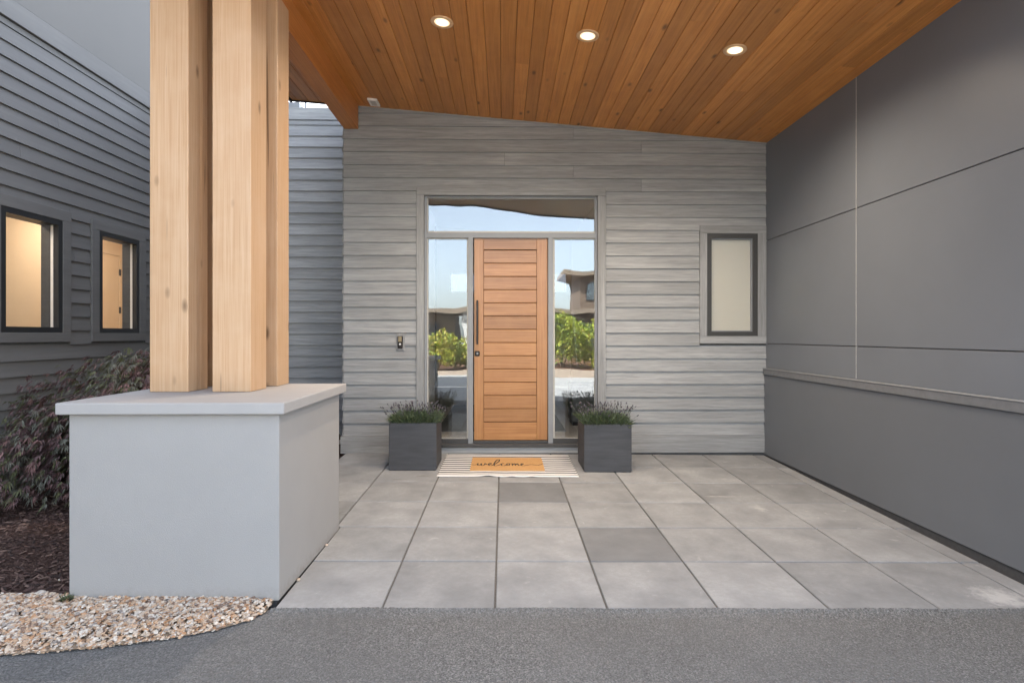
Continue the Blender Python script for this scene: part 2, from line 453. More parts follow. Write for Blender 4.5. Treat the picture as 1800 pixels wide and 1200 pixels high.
# patio: bed + pavers
patio = thing('patio', (0.6, 4.8, fz(.6, 4.8)), 'porch floor of large square grey concrete pavers', kind='structure')
def slab(name, x0, x1, y0, y1, zt, th, mat, parent, jig=0.0):
    g = [random.uniform(-jig, jig) for _ in range(4)]
    cs = [(x0, y0), (x1, y0), (x1, y1), (x0, y1)]
    v = [(x, y, fz(x, y) + zt - th) for x, y in cs]
    b = 0.004
    v += [(x, y, fz(x, y) + zt - b + q) for (x, y), q in zip(cs, g)]
    ci = [(x0 + b, y0 + b), (x1 - b, y0 + b), (x1 - b, y1 - b), (x0 + b, y1 - b)]
    v += [(x, y, fz(x, y) + zt + q) for (x, y), q in zip(ci, g)]
    f = [(8, 9, 10, 11)]
    for i in range(4):
        j = (i + 1) % 4
        f += [(i, j, 4 + j, 4 + i), (4 + i, 4 + j, 8 + j, 8 + i)]
    return mesh(name, v, f, mat, parent)
LOWX = 3.145                       # right wall, lower panels
slab('paver_bedding', -1.235, LOWX, PY0 + .012, 4.20, -0.012, 0.1, plain('joint_sand', (0.12, 0.117, 0.112), 0.95, 0.25, 60), patio)
slab('paver_bedding', PF, LOWX, 4.201, 6.664, -0.012, 0.1, bpy.data.materials['joint_sand'], patio)
J = 0.0055
for r in range(6):
    y0 = PY0 + r * T; y1 = y0 + T
    if r == 5: y1 = min(y1, 6.662)
    for c in range(9):
        x0 = PF + c * T; x1 = x0 + T
        if c == 8: x1 = LOWX - 0.006
        if r < 2:
            if c == 0: continue
            if c == 1: x0 = -1.236
        if r == 2 and c == 0: y0_ = 4.27
        else: y0_ = y0
        m = M['paver_dark'] if (r, c) in ((1, 4), (3, 3)) else M['paver']
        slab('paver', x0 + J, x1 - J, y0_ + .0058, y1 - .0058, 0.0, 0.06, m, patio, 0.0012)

# mulch bed
def mz(x, y):
    return FC + FB * min(y, 6) + 0.04 + 0.03 * math.sin(x * 2.1 + 1) * math.sin(y * 1.7) + 0.014 * math.sin(x * 9 + y * 5)
mv, mf = [], []
nx, ny = 46, 70
for j in range(ny + 1):
    for i in range(nx + 1):
        x = -4.62 + (4.62 - 1.30) * i / nx; y = 3.14 + (7.86 - 3.14) * j / ny
        if y < 3.4: k = max(0, (y - 3.14) / .26)
        else: k = 1
        mv.append((x, y, mz(x, y) * k + (FC + 0.053) * (1 - k) + random.uniform(-.009, .009)))
for j in range(ny):
    for i in range(nx):
        a = j * (nx + 1) + i
        cx = -4.62 + 3.32 * (i + .5) / nx; cy = 3.14 + 4.72 * (j + .5) / ny
        if cx > -2.38 and cy < 4.2: continue
        if cx > -1.90 and cy < 6.66: continue
        mf.append((a, a + 1, a + nx + 2, a + nx + 1))
# mulch below the porch edge, deeper where it meets the patio
mv = [(x, y, z - (0.09 if x > -2.3 else 0)) for x, y, z in mv]
tag(mesh('mulch_bed', mv, mf, M['mulch'], smooth=False), 'dark brown bark mulch bed beside the grey wall', kind='structure')
# loose bark chips
cv, cf = [], []
for i in range(5200):
    x = random.uniform(-4.55, -2.42); y = 3.16 + 3.0 * random.random() ** 1.7
    z = mz(x, y) + random.uniform(-.004, .012)
    a = random.uniform(0, 6.28); L = random.uniform(.008, .026); w = L * random.uniform(.2, .45)
    d = Vector((math.cos(a), math.sin(a), random.uniform(-.4, .4))) * L; s = Vector((-math.sin(a), math.cos(a), random.uniform(-.5, .5))) * w
    p = Vector((x, y, z)); n = len(cv); up = Vector((0, 0, .006))
    cv += [p - d - s, p + d - s * .6, p + d + s * .7, p - d + s, p - d * .7 + up, p + d * .7 + up]
    cf += [(n, n + 1, n + 5, n + 4), (n + 1, n + 2, n + 5), (n + 2, n + 3, n + 4, n + 5), (n + 3, n, n + 4)]
chm = [plain('bark_a', (0.08, 0.047, 0.04), 0.95, 0.3, 40), plain('bark_b', (0.15, 0.098, 0.08), 0.95, 0.3, 40), plain('bark_c', (0.035, 0.022, 0.019), 0.95, 0.3, 40)]
ci_ = []
for i in range(5200): ci_ += [random.choice((0, 0, 1, 2))] * 4
tag(mesh('bark_chips', cv, cf, chm, midx=ci_), 'loose dark bark chips scattered over the mulch bed', 'mulch', kind='stuff')
# pale edging strip between mulch and gravel
tag(box('edging_strip', (-4.9, -2.41), (3.115, 3.138), (FC - .05, FC + 0.058), M['concrete_edge'], bevel=.003), 'thin pale edging strip between the mulch and the gravel', 'edging')

# gravel: bed + pebbles
g_out = [onF(480, 1066), onF(440, 1086), onF(380, 1104), onF(300, 1119), onF(200, 1132), onF(100, 1142), onF(0, 1149), onF(-150, 1154)]
def g_front(x):
    pts = sorted([(p.x, p.y) for p in g_out])
    if x <= pts[0][0]: return pts[0][1]
    for (a, b), (c, d) in zip(pts, pts[1:]):
        if a <= x <= c: return b + (d - b) * (x - a) / (c - a)
    return 3.05
gb = []
xs_ = [-4.9 + i * (4.9 - 1.27) / 40 for i in range(41)]
for x in xs_: gb.append((x, g_front(x), gz(x, 3) + .006))
for x in xs_: gb.append((x, 3.16, gz(x, 3) + .02))
gf = [(i, i + 1, 42 + i, 41 + i) for i in range(40)]
tag(mesh('gravel_bed', gb, gf, plain('gravel_soil', (0.24, 0.18, 0.125), 0.95, 0.4, 90)), 'soil under the tan gravel strip', kind='structure')
bm = bmesh.new(); bmesh.ops.create_icosphere(bm, subdivisions=1, radius=1.0)
ico_v = [v.co.copy() for v in bm.verts]; ico_f = [tuple(v.index for v in f.verts) for f in bm.faces]; bm.free()
pv, pf_, pm = [], [], []
peb_mats = [plain('pebble_%s' % nm, c, 0.6, 0.25, 70) for nm, c in (
    ('white', (0.60, 0.54, 0.47)), ('cream', (0.52, 0.42, 0.33)), ('tan', (0.46, 0.315, 0.21)), ('rust', (0.40, 0.225, 0.12)), ('grey', (0.33, 0.29, 0.26)), ('brown', (0.19, 0.125, 0.09)))]
cnt = 0
while cnt < 15000:
    x = random.uniform(-4.3, -1.27); lo = g_front(x) + .004; hi = 3.115 if x < -2.41 else 3.105
    if hi - lo < 0.005: continue
    if random.random() > (hi - lo) / 0.62: continue
    y = random.uniform(lo, hi)
    edge = min(1.0, (y - lo) / .05)
    s = random.choice((.005, .007, .0085, .010, .0125)) * random.uniform(.8, 1.2) * (.75 + .25 * edge)
    hill = 0.022 * min(1, (y - lo) / .12) + random.uniform(0, .008) * edge
    p = Vector((x, y, gz(x, y) + .008 + hill + .02 * (y - lo)))
    ax = Matrix.Rotation(random.uniform(0, 6.28), 3, 'Z') @ Matrix.Rotation(random.gauss(0, .3), 3, 'X') @ Matrix.Rotation(random.gauss(0, .3), 3, 'Y')
    sc = Vector((s * random.uniform(1.0, 1.8), s * random.uniform(.75, 1.15), s * random.uniform(.35, .6)))
    n = len(pv)
    for v in ico_v:
        k = random.uniform(.82, 1.12)
        pv.append(p + ax @ Vector((v.x * sc.x * k, v.y * sc.y * k, v.z * sc.z * k)))
    pf_ += [tuple(n + i for i in f) for f in ico_f]
    pm += [random.choices(range(6), (17, 27, 26, 11, 9, 10))[0]] * len(ico_f)
    cnt += 1
tag(mesh('gravel', pv, pf_, peb_mats, midx=pm), 'tan and white pebble gravel strip along the asphalt edge', 'gravel', kind='stuff')

def rock(name, p, s, mat, label):
    v = []
    for q in ico_v:
        k = random.uniform(.85, 1.1); v.append(Vector(p) + Vector((q.x * s[0] * k, q.y * s[1] * k, q.z * s[2] * k)))
    bm = bmesh.new(); vs_ = [bm.verts.new(x) for x in v]
    for f in ico_f: bm.faces.new([vs_[i] for i in f])
    bmesh.ops.subdivide_edges(bm, edges=bm.edges, cuts=1, use_grid_fill=True, smooth=0.6)
    vv = [x.co.copy() for x in bm.verts]; bm.verts.index_update(); fs = [tuple(a.index for a in f.verts) for f in bm.faces]; bm.free()
    return tag(mesh(name, vv, fs, mat, smooth=True), label, 'stone')
sp = onF(72, 1040)
rock('stone', (sp.x, sp.y, mz(sp.x, sp.y) + .012), (.034, .026, .02), peb_mats[0], 'largest pale stone lying alone on the dark mulch')
sp = onF(106, 1018)
rock('stone', (sp.x, sp.y, mz(sp.x, sp.y) + .008), (.014, .011, .009), peb_mats[0], 'small white pebble on the mulch just behind the larger pale stone')
for (u, v, nm) in ((571, 959, 'white stone chip at the foot of the pier, farthest along its side'), (521, 1020, 'cream stone chip at the foot of the pier, nearest the driveway')):
    sp = onF(u, v); rock('stone', (sp.x + .012, sp.y, sp.z + .006), (.012, .016, .009), peb_mats[1], nm)

def boxes(name, lst, mat, parent=None):
    """several boxes of one part joined into one mesh"""
    v, f = [], []
    for (x, y, z) in lst:
        x = sorted(x); y = sorted(y); z = sorted(z); n = len(v)
        v += [(x[0], y[0], z[0]), (x[1], y[0], z[0]), (x[1], y[1], z[0]), (x[0], y[1], z[0]),
              (x[0], y[0], z[1]), (x[1], y[0], z[1]), (x[1], y[1], z[1]), (x[0], y[1], z[1])]
        f += [tuple(n + i for i in q) for q in HEX]
    return mesh(name, v, f, mat, parent)

# ------------------------------------------------------------------ entry house
YW = 6.67
house = thing('entry_house', (0.6, YW, fz(.6, YW)), 'grey lap-sided house front with wooden door under a cedar porch ceiling', 'house')
XL = onY(604, 500, YW).x; XR = onY(1347, 500, YW).x
ox0, ox1 = onY(745.5, 500, YW).x, onY(1050.5, 500, YW).x       # entry opening
tx0, tx1 = onY(732.5, 500, YW).x, onY(1064.5, 500, YW).x       # entry casing, outer
oz1 = onY(900, 344.5, YW).z; tz1 = onY(900, 330.5, YW).z
wx0, wx1 = onY(1242, 500, YW).x, onY(1331, 500, YW).x          # little window opening
wz0, wz1 = onY(1286, 590.5, YW).z, onY(1286, 411, YW).z
cx0, cx1 = onY(1229.5, 500, YW).x, onY(1346, 500, YW).x        # its casing
cz0, cz1 = onY(1286, 603.5, YW).z, onY(1286, 397, YW).z
base_top = onY(640, 766, YW).z
zf = fz(.6, YW) - .06
sill_top = onY(900, 783.5, YW).z
TOPZ = 4.35
YS = YW + .014                                                # sheathing face
wall = boxes('front_wall', [((XL, ox0), (YS, YS + .18), (zf - .3, TOPZ)), ((ox1, wx0), (YS, YS + .18), (zf - .3, TOPZ)),
    ((ox0, ox1), (YS, YS + .18), (oz1, TOPZ)), ((ox0, ox1), (YS, YS + .18), (zf - .3, sill_top - .02)),
    ((wx0, wx1), (YS, YS + .18), (zf - .3, wz0)), ((wx0, wx1), (YS, YS + .18), (wz1, TOPZ)), ((wx1, XR + .1), (YS, YS + .18), (zf - .3, TOPZ))],
    plain('sheathing', (0.10, 0.10, 0.10), 0.9), house)
EXP = (onY(700, 584.7, YW).z - onY(700, 766, YW).z) / 8.0
xb = {}  # butt joints: row -> x positions (row index counted from the base)
for u, v in ((1008, 234), (1008, 302), (887, 280), (1128, 259), (1128, 326)):
    p = onY(u, v, YW); xb.setdefault(int((p.z - base_top) / EXP), []).append(p.x)
row = 0; z = base_top
while z < TOPZ - EXP:
    ivs = [(XL, XR)]
    if z < oz1: ivs = cut(ivs, tx0 - .0015, tx1 + .0015)
    if z + EXP > wz0 and z < wz1: ivs = cut(ivs, cx0 - .0015, cx1 + .01)
    for x in xb.get(row, []): ivs = cut(ivs, x - .0012, x + .0012)
    for (a, b) in ivs:
        if cz(a) > z - .02: lap_x('siding_board', a, b, YS, z, EXP - .0015, M['siding'], wall)
    row += 1; z += EXP
# water table board along the base
for (a, b) in ((XL - .035, tx0 - .002), (tx1 + .002, XR)):
    box('base_board', (a, b), (YS - .026, YS), (zf + .07, base_top - .004), M['siding_trim'], wall, .002)
box('base_board', (tx0, tx1), (YS - .028, YS), (zf + .07, sill_top - .012), M['siding_trim'], wall, .002)
# corner trims
box('corner_trim', (XR + .003, XR + .030), (YS - .026, YS), (onY(1349, 648, YW).z, cz(XR) - .006), plain('corner_trim_paint', (0.42, 0.42, 0.41), .5), wall, .002)
# rake bead under the ceiling
rk = [(XL + .2, cz(XL + .2)), (XR, cz(XR))]
v = []
for (x, zz) in rk:
    for (yy, dz) in ((YS - .030, -.020), (YS, -.020), (YS, .02), (YS - .030, .02)): v.append((x, yy, zz + dz))
mesh('rake_bead', v, [(0, 1, 2, 3), (7, 6, 5, 4), (0, 4, 5, 1), (1, 5, 6, 2), (2, 6, 7, 3), (3, 7, 4, 0)], M['siding_trim'], wall)

# casing around the entry
ent = thing('entry_surround', (0, YW, sill_top), parent=house)
YT = YS - .040
for nm, x, z, m in (('casing_board', (tx0, ox0), (sill_top - .012, oz1), M['siding_trim_v']), ('casing_board', (ox1, tx1), (sill_top - .012, oz1), M['siding_trim_v']),
                ('casing_board', (tx0, tx1), (oz1 + .0015, tz1), M['siding_trim'])):
    box(nm, x, (YT, YS - .001), z, m, ent, .002)
YFm = YS + .012                       # frame face
def fx(u): return onY(u, 500, YFm).x
def fzv(v): return onY(900, v, YFm).z
fr = [(( ox0, fx(750.5)), (sill_top, oz1)), ((fx(1046.5), ox1), (sill_top, oz1)),
      ((fx(750.5), fx(1046.5)), (fzv(347.5), oz1)),
      ((fx(750.5), fx(1046.5)), (fzv(418), fzv(409)))]
boxes('door_frame', [(x, (YFm, YFm + .11), z) for x, z in fr], M['frame'], ent)
for a, b in ((823, 831.5), (963.5, 972)):
    box('mullion', (fx(a), fx(b)), (YFm - .012, YFm + .11), (sill_top, fzv(418) - .001), M['frame'], ent, .002)
box('sill', (ox0, ox1), (YT - .012, YFm + .12), (sill_top - .011, sill_top + .028), M['sill'], ent, .003)
YG = YFm + .045
def window_pane(name, u0, u1, v0, v1, parent, gm, bead=True):
    x0, x1 = onY(u0, 500, YG).x, onY(u1, 500, YG).x; z0, z1 = onY(900, v1, YG).z, onY(900, v0, YG).z
    g = box(name, (x0 - .01, x1 + .01), (YG, YG + .006), (z0 - .01, z1 + .01), gm, parent)
    if bead:
        b = .014
        boxes('glazing_bead', [((x0 - .012, x0 + b), (YG - .016, YG - .001), (z0, z1)), ((x1 - b * .6, x1 + .012), (YG - .016, YG - .001), (z0, z1)),
              ((x0 + b, x1 - b * .6), (YG - .016, YG - .001), (z1 - b, z1 + .012)), ((x0 + b, x1 - b * .6), (YG - .016, YG - .001), (z0 - .012, z0 + b * .5))], M['frame_light'], g)
    return g
window_pane('transom_pane', 751, 1046, 348, 408, ent, M['glass_entry'])
window_pane('sidelight_pane', 751, 822, 419, 770, ent, M['glass_entry'])
window_pane('sidelight_pane', 973, 1046, 419, 770, ent, M['glass_entry'])
boxes('sidelight_sill', [((fx(750.5), fx(823)), (YFm + .01, YFm + .10), (sill_top + .028, fzv(771))), ((fx(972), fx(1046.5)), (YFm + .01, YFm + .10), (sill_top + .028, fzv(771)))], M['sill'], ent)

# door leaf
YD = YFm + .035
door = thing('front_door', (onY(898, 500, YD).x, YD, sill_top + .03), 'reddish brown wooden door of horizontal boards with long dark pull', parent=house)
def dx(u): return onY(u, 500, YD).x
def dz(v): return onY(898, v, YD).z
box('door_core', (dx(834.5), dx(961.5)), (YD + .012, YD + .045), (dz(772.5), dz(419.5)), plain('door_core_dark', (0.05, 0.022, 0.01), 0.8), door)
box('stile', (dx(833.5), dx(850)), (YD, YD + .014), (dz(773), dz(419)), M['door_v'], door, .0025)
box('stile', (dx(943.5), dx(962.5)), (YD, YD + .014), (dz(773), dz(419)), M['door_v'], door, .0025)
box('rail', (dx(850) + .001, dx(943.5) - .001), (YD + .0005, YD + .014), (dz(438.5), dz(419)), M['door_h'], door, .002)
box('rail', (dx(850) + .001, dx(943.5) - .001), (YD + .0005, YD + .014), (dz(773), dz(742)), M['door_h'], door, .002)
lines = [439.4 + i * (741.3 - 439.4) / 13.0 for i in range(14)]
for a, b in zip(lines, lines[1:]):
    z0, z1 = dz(b) + .0032, dz(a) - .0032
    x0, x1 = dx(850.6), dx(942.9)
    v = [(x0, YD + .014, z0), (x1, YD + .014, z0), (x1, YD + .014, z1), (x0, YD + .014, z1)]
    for (yy, e, zz0, zz1) in ((YD + .007, 0, z0, z1),):
        v += [(x0, yy + .003, z0), (x1, yy + .003, z0), (x1, yy + .003, z1), (x0, yy + .003, z1)]
    v += [(x0, YD + .0055, z0 + .004), (x1, YD + .0055, z0 + .004), (x1, YD + .0055, z1 - .004), (x0, YD + .0055, z1 - .004)]
    f = [(8, 9, 10, 11)]
    for i in range(4):
        j = (i + 1) % 4; f += [(i, j, 4 + j, 4 + i), (4 + i, 4 + j, 8 + j, 8 + i)]
    mesh('door_board', v, f, M['door_h'], door)
hx = dx(839.3)
pull = box('pull_handle', (hx - .011, hx + .011), (YD - .062, YD - .040), (dz(605), dz(528)), M['hardware'], door, .003)
for vv_ in (537, 596):
    cyl('standoff', (hx, YD - .021, dz(vv_)), .008, .046, 'y', M['hardware'], pull, 12)
lk = box('lock', (dx(839) - .030, dx(839) + .030), (YD - .014, YD + .002), (dz(621) - .031, dz(621) + .031), M['hardware'], door, .012, 3)
cyl('keyhole', (dx(839) + .002, YD - .016, dz(621)), .013, .01, 'y', M['frame'], lk, 16)
box('threshold', (dx(832), dx(963)), (YD - .03, YD + .07), (sill_top + .028, dz(773) - .004), M['sill'], door, .002)

# little window
win = thing('fixed_window', (0.5 * (wx0 + wx1), YW, wz0), 'narrow bronze framed window with pale blind by the corner', parent=house)
for x, z, m in (((cx0, wx0), (wz0, wz1), M['siding_trim_v']), ((wx1, cx1), (wz0, wz1), M['siding_trim_v']), ((cx0, cx1), (cz0, wz0 - .001), M['siding_trim']), ((cx0, cx1), (wz1 + .001, cz1), M['siding_trim'])):
    box('casing_board', x, (YT + .004, YS - .001), z, m, win, .002)
a = .054
boxes('frame', [((wx0, wx0 + a), (YT + .010, YS + .08), (wz0, wz1)), ((wx1 - a, wx1), (YT + .010, YS + .08), (wz0, wz1)),
      ((wx0 + a, wx1 - a), (YT + .010, YS + .08), (wz0, wz0 + a)), ((wx0 + a, wx1 - a), (YT + .010, YS + .08), (wz1 - a, wz1))], M['bronze'], win)
boxes('sash', [((wx0 + a, wx0 + a + .012), (YS - .005, YS + .06), (wz0 + a, wz1 - a)), ((wx1 - a - .012, wx1 - a), (YS - .005, YS + .06), (wz0 + a, wz1 - a)),
      ((wx0 + a + .012, wx1 - a - .012), (YS - .005, YS + .06), (wz0 + a, wz0 + a + .012)), ((wx0 + a + .012, wx1 - a - .012), (YS - .005, YS + .06), (wz1 - a - .012, wz1 - a))], M['frame'], win)
box('pane', (wx0 + a, wx1 - a), (YS + .02, YS + .026), (wz0 + a, wz1 - a), M['glass'], win)
bn = NT('blind_cloth'); bn.col(bn.ramp(bn.noise(bn.pos((1, 1, 90), False), 3, 3), [(.3, (0.70, 0.68, 0.60)), (.7, (0.75, 0.73, 0.645))]), 0.85, 0.2)
tr_ = bn.add("ShaderNodeBsdfTranslucent"); tr_.inputs[0].default_value = (.75, .72, .62, 1)
mm_ = bn.add("ShaderNodeMixShader"); mm_.inputs[0].default_value = .3
bn.link(bn.b.outputs[0], mm_.inputs[1]); bn.link(tr_.outputs[0], mm_.inputs[2]); bn.link(mm_.outputs[0], bn.out.inputs[0])
box('blind', (wx0 + .03, wx1 - .03), (YS + .034, YS + .039), (wz0 + .02, wz1 - .01), bn.m, win)

# recessed wall on the left
YR = 7.85
rw = boxes('side_wall', [((-4.6, XL), (YR + .012, YR + .2), (-.3, onY(550, 190, YR).z)), ((XL, XL + .16), (YS + .18, YR + .1), (-.3, TOPZ))], bpy.data.materials['sheathing'], house)
e2 = EXP
zt = onY(550, 220, YR).z
z = zt
while z > -.1:
    z -= e2
    lap_x('siding_board', -4.55, XL - .004, YR + .012, z, e2 - .0015, M['siding'], rw)
box('frieze_board', (-4.55, XL - .004), (YR - .022, YR + .011), (onY(550, 211.5, YR).z, onY(550, 190.5, YR).z), M['siding_trim'], rw)
box('frieze_board', (-4.55, XL - .004), (YR - .008, YR + .011), (zt + .001, onY(550, 212.5, YR).z - .001), M['siding'], rw)
# return of the front wall, facing left
z = base_top
while z < TOPZ - EXP:
    v = [(XL, YS, z), (XL, YR, z), (XL - .016, YR, z), (XL - .016, YS - .0185, z), (XL, YS, z + EXP - .0015), (XL, YR, z + EXP - .0015), (XL - .005, YR, z + EXP - .0015), (XL - .005, YS - .0065, z + EXP - .0015)]
    mesh('siding_board', v, [(0, 1, 2, 3), (7, 6, 5, 4), (3, 2, 6, 7), (0, 4, 5, 1), (0, 3, 7, 4), (1, 5, 6, 2)], M['siding'], wall)
    z += EXP
# low roof behind the recessed wall, with a vent box and a pipe
zc0 = onY(550, 190, YR).z
box('rear_roof', (-4.6, XL - .021), (YR + .02, 14.4), (zc0 - .25, zc0 - .03), M['roof'], house)
vb_ = box('roof_vent', (onY(508, 180, 9).x - .1, onY(526, 180, 9).x), (9, 9.3), (zc0 - .03, onY(520, 179.5, 9).z), M['frame'], house, .004)
cyl('vent_pipe', (onY(537, 180, 9.1).x, 9.1, zc0 + .35), .018, .76, 'z', M['frame'], house, 12)

# ------------------------------------------------------------------ porch roof: ceiling boards, beam, deck
RX0, RX1 = -2.52, XR + .03
RY0, RY1 = 2.0, 6.655
ceil = thing('porch_ceiling', (0.5, 4.3, cz(.5)), 'sloping ceiling of warm brown cedar boards', parent=house)
bw = 0.1345
x = RX1
lights = [onC(777, 39), onC(1033, 63), onC(1292, 88)]
while x > RX0 + .03:
    x1 = x; x0 = max(x - bw, RX0)
    g = .0014; ch = .004
    prof = [(x0 + g, .018), (x0 + g, ch), (x0 + g + ch, 0), (x1 - g - ch, 0), (x1 - g, ch), (x1 - g, .018)]
    # some boards are two lengths
    ends = [RY0, RY1]
    if random.random() < .45: ends.insert(1, random.uniform(3.0, 6.0))
    for ya, yb in zip(ends, ends[1:]):
        v = [(px, ya + .0006, cz(px) + pz) for px, pz in prof] + [(px, yb - .0006, cz(px) + pz) for px, pz in prof]
        n = len(prof)
        f = [tuple(range(n)), tuple(reversed(range(n, 2 * n)))] + [(i, n + i, n + (i + 1) % n, (i + 1) % n) for i in range(n)]
        mesh('ceiling_board', v, f, M['ceil'], ceil)
    x -= bw
def slope_slab(name, xa, xb, ya, yb, d0, d1, mat, parent):
    v = [(px, py, cz(px) + d) for d in (d0, d1) for (px, py) in ((xa, ya), (xb, ya), (xb, yb), (xa, yb))]
    return mesh(name, v, HEX, mat, parent)
slope_slab('ceiling_backing', RX0, RX1, RY0, RY1, .019, .05, M['soffit_back'], house)
slope_slab('roof', RX0 - .02, 3.6, RY0 - .03, 6.69, .30, .38, M['roof'], house)
slope_slab('roof', XL - .02, 3.6, 6.691, 14.4, .30, .38, M['roof'], house)
slope_slab('roof_fill', RX0 + .02, RX1 - .0, RY0 + .03, RY1 - .03, .051, .299, M['soffit_back'], house)
# black fascia round the roof edge
slope_slab('fascia', RX0 - .03, RX0 - .002, RY0 - .03, RY1 + .03, -.022, .30, M['fascia'], house)
slope_slab('fascia', RX0 - .001, RX1, RY0 - .03, RY0 - .003, -.022, .30, M['fascia'], house)
slope_slab('fascia', RX0 - .001, XL - .02, RY1 + .002, RY1 + .03, -.012, .30, M['fascia'], house)
slope_slab('soffit_strip', RX0 + .40, RX0 + .425, RY0, RY1, -.008, -.0005, M['fascia'], house)
bx0, bx1 = onY(605.5, 220, 6.65).x, onY(630, 220, 6.65).x
bz0 = onY(617, 227, 6.65).z
v = [(a, b, c) for (c) in (bz0,) for (a, b) in ((bx0, RY0 + .2), (bx1, RY0 + .2), (bx1, 6.645), (bx0, 6.645))] + [(a, b, cz(a) - .0008) for (a, b) in ((bx0, RY0 + .2), (bx1, RY0 + .2), (bx1, 6.645), (bx0, 6.645))]
mesh('beam', v, HEX, M['beam'], house)

# rest of the house behind the porch
boxes('rear_wall', [((3.0, 3.2), (6.9, 14.3), (-.3, 4.05)), ((-2.3, -1.7), (14.1, 14.3), (-.3, 4.3)), ((-2.3, -2.1), (8.07, 14.1), (-.3, 4.3))], M['panel'], house)

# ------------------------------------------------------------------ hall behind the glass
FL = sill_top + .02
hall = thing('entry_hall', (0.5, 9, FL), parent=house)
fm = wood('hall_floor_wood', 1, (0.50, 0.46, 0.40), (0.62, 0.58, 0.52), (0.70, 0.67, 0.61), 0.35, (0.85, 1.1))
x = -2.05
while x < 2.98:
    box('floor_board', (x + .001, min(x + .18, 2.99) - .001), (YS + .185, 14.09), (FL - .03, FL), fm, hall)
    x += .18
bwx0, bwx1 = onY(792, 500, 14.1).x, onY(995, 500, 14.1).x
bz_0, bz_1 = onY(900, 513, 14.1).z, onY(900, 481, 14.1).z
boxes('hall_wall', [((-1.7, bwx0), (14.1, 14.25), (FL, 4.32)), ((bwx1, 3.0), (14.1, 14.25), (FL, 4.32)), ((bwx0, bwx1), (14.1, 14.25), (bz_1, 4.32)), ((bwx0, bwx1), (14.1, 14.25), (FL + 2.1, bz_0)),
      ((bwx0, bwx1), (14.1, 14.25), (FL, FL + 2.1)), ((1.72, 1.84), (YS + .185, 14.1), (FL, 4.32)),
      ((-1.14, -1.02), (YS + .185, 8.3), (FL, 3.2)), ((-2.08, -2.0), (8.0, 14.1), (FL, 4.32))], M['white'], hall)
box('hall_window_pane', (bwx0, bwx1), (14.16, 14.166), (bz_0, bz_1), mk_glass('sky_dimming_glass', .06, 0, (.2, .215, .24)), hall)  # dark tint added to dim the bright sky through this window
slope_slab('hall_ceiling', -2.1, 3.0, YS + .19, 14.1, .02, .10, M['white'], hall)
box('inner_door', (-.4, .5), (14.05, 14.099), (FL, FL + 2.05), M['white'], hall, .003)
p = onY(1000, 700, 8.0)
cb = thing('storage_bench', (1.3, 8.2, FL), 'dark grey low cabinet inside the hall behind the right sidelight', 'cabinet')
box('cabinet_body', (.98, 1.70), (8.0, 8.45), (FL + .06, FL + .60), plain('cabinet_grey', (0.10, 0.105, 0.105), 0.5), cb, .004)
box('toe_kick', (1.0, 1.70), (8.03, 8.45), (FL, FL + .059), M['black'], cb)
for a_, b_ in ((.99, 1.335), (1.345, 1.69)):
    d_ = box('cabinet_door', (a_, b_), (7.982, 7.999), (FL + .07, FL + .59), bpy.data.materials['cabinet_grey'], cb, .003)
    box('handle', (b_ - .05, b_ - .035), (7.965, 7.981), (FL + .40, FL + .52), M['hardware'], d_)
tag(box('hall_rug', (-.92, .85), (7.55, 10.4), (FL + .001, FL + .012), plain('hall_rug', (0.10, 0.105, 0.10), 0.95, 0.3, 30), bevel=.003), 'dark grey rug on the hall floor behind the left sidelight', 'rug')

# ------------------------------------------------------------------ right wing with smooth panels
rwing = thing('panel_wing', (3.3, 4.5, fz(3.2, 4.5)), 'dark grey smooth panelled wing wall on the right of the porch', 'house')
UPX = 3.168; LPX = LOWX
LY0, LY1 = 1.4, YS - .004
zb = onY(1348, 797.5, YS).z
zl0, zl1 = onX(1800, 727, 3.125).z, onX(1800, 703, 3.125).z
sh = boxes('panel_wall', [((UPX + .014, 3.5), (LY0, 6.9), (zb - .4, 4.0))], bpy.data.materials['sheathing'], rwing)
# the wall goes up to the roof only
jz1 = onX(1500, 608.5, UPX).z
jz2 = onX(1352.8, 421, UPX).z
jy = onX(1505, 400, UPX).y
g = .004
def pan(name, y0, y1, z0, z1, X, mat, th=.013):
    return box(name, (X, X + th), (y0 + g, y1 - g), (z0 + g, z1 - g), mat, sh, .002)
for y0, y1 in ((LY0, jy), (jy, LY1)):
    pan('panel', y0, y1, zl1 - .02, jz1, UPX, M['panel']); pan('panel', y0, y1, jz1, jz2, UPX, M['panel']); pan('panel', y0, y1, jz2, 3.95, UPX, M['panel'])
box('joint_trim', (UPX - .002, UPX + .01), (jy - .0035, jy + .0035), (zl1, 3.95), bpy.data.materials['corner_trim_paint'], sh)
box('lower_panel', (LPX, UPX + .0135), (LY0, LY1), (zb, zl0 - .004), M['panel_low'], sh, .002)
box('ledge', (3.126, UPX - .001), (LY0, LY1 - .02), (zl0, zl1 - .018), M['ledge'], sh, .002)
box('ledge_flashing', (3.121, UPX - .001), (LY0, LY1 - .02), (zl1 - .017, zl1 - .006), M['flashing'], sh, .004)
box('plinth', (LPX + .016, UPX + .012), (LY0, LY1), (zb - .3, zb - .002), M['plinth'], sh)
boxes('wing_wall', [((3.5, 8), (LY0, LY0 + .2), (-.4, 4.0)), ((7.8, 8), (LY0 + .2, 14), (-.4, 4.0))], M['panel'], rwing)
slope_slab('roof', 3.62, 8.3, LY0 - .3, 14.3, .30, .38, M['roof'], rwing)

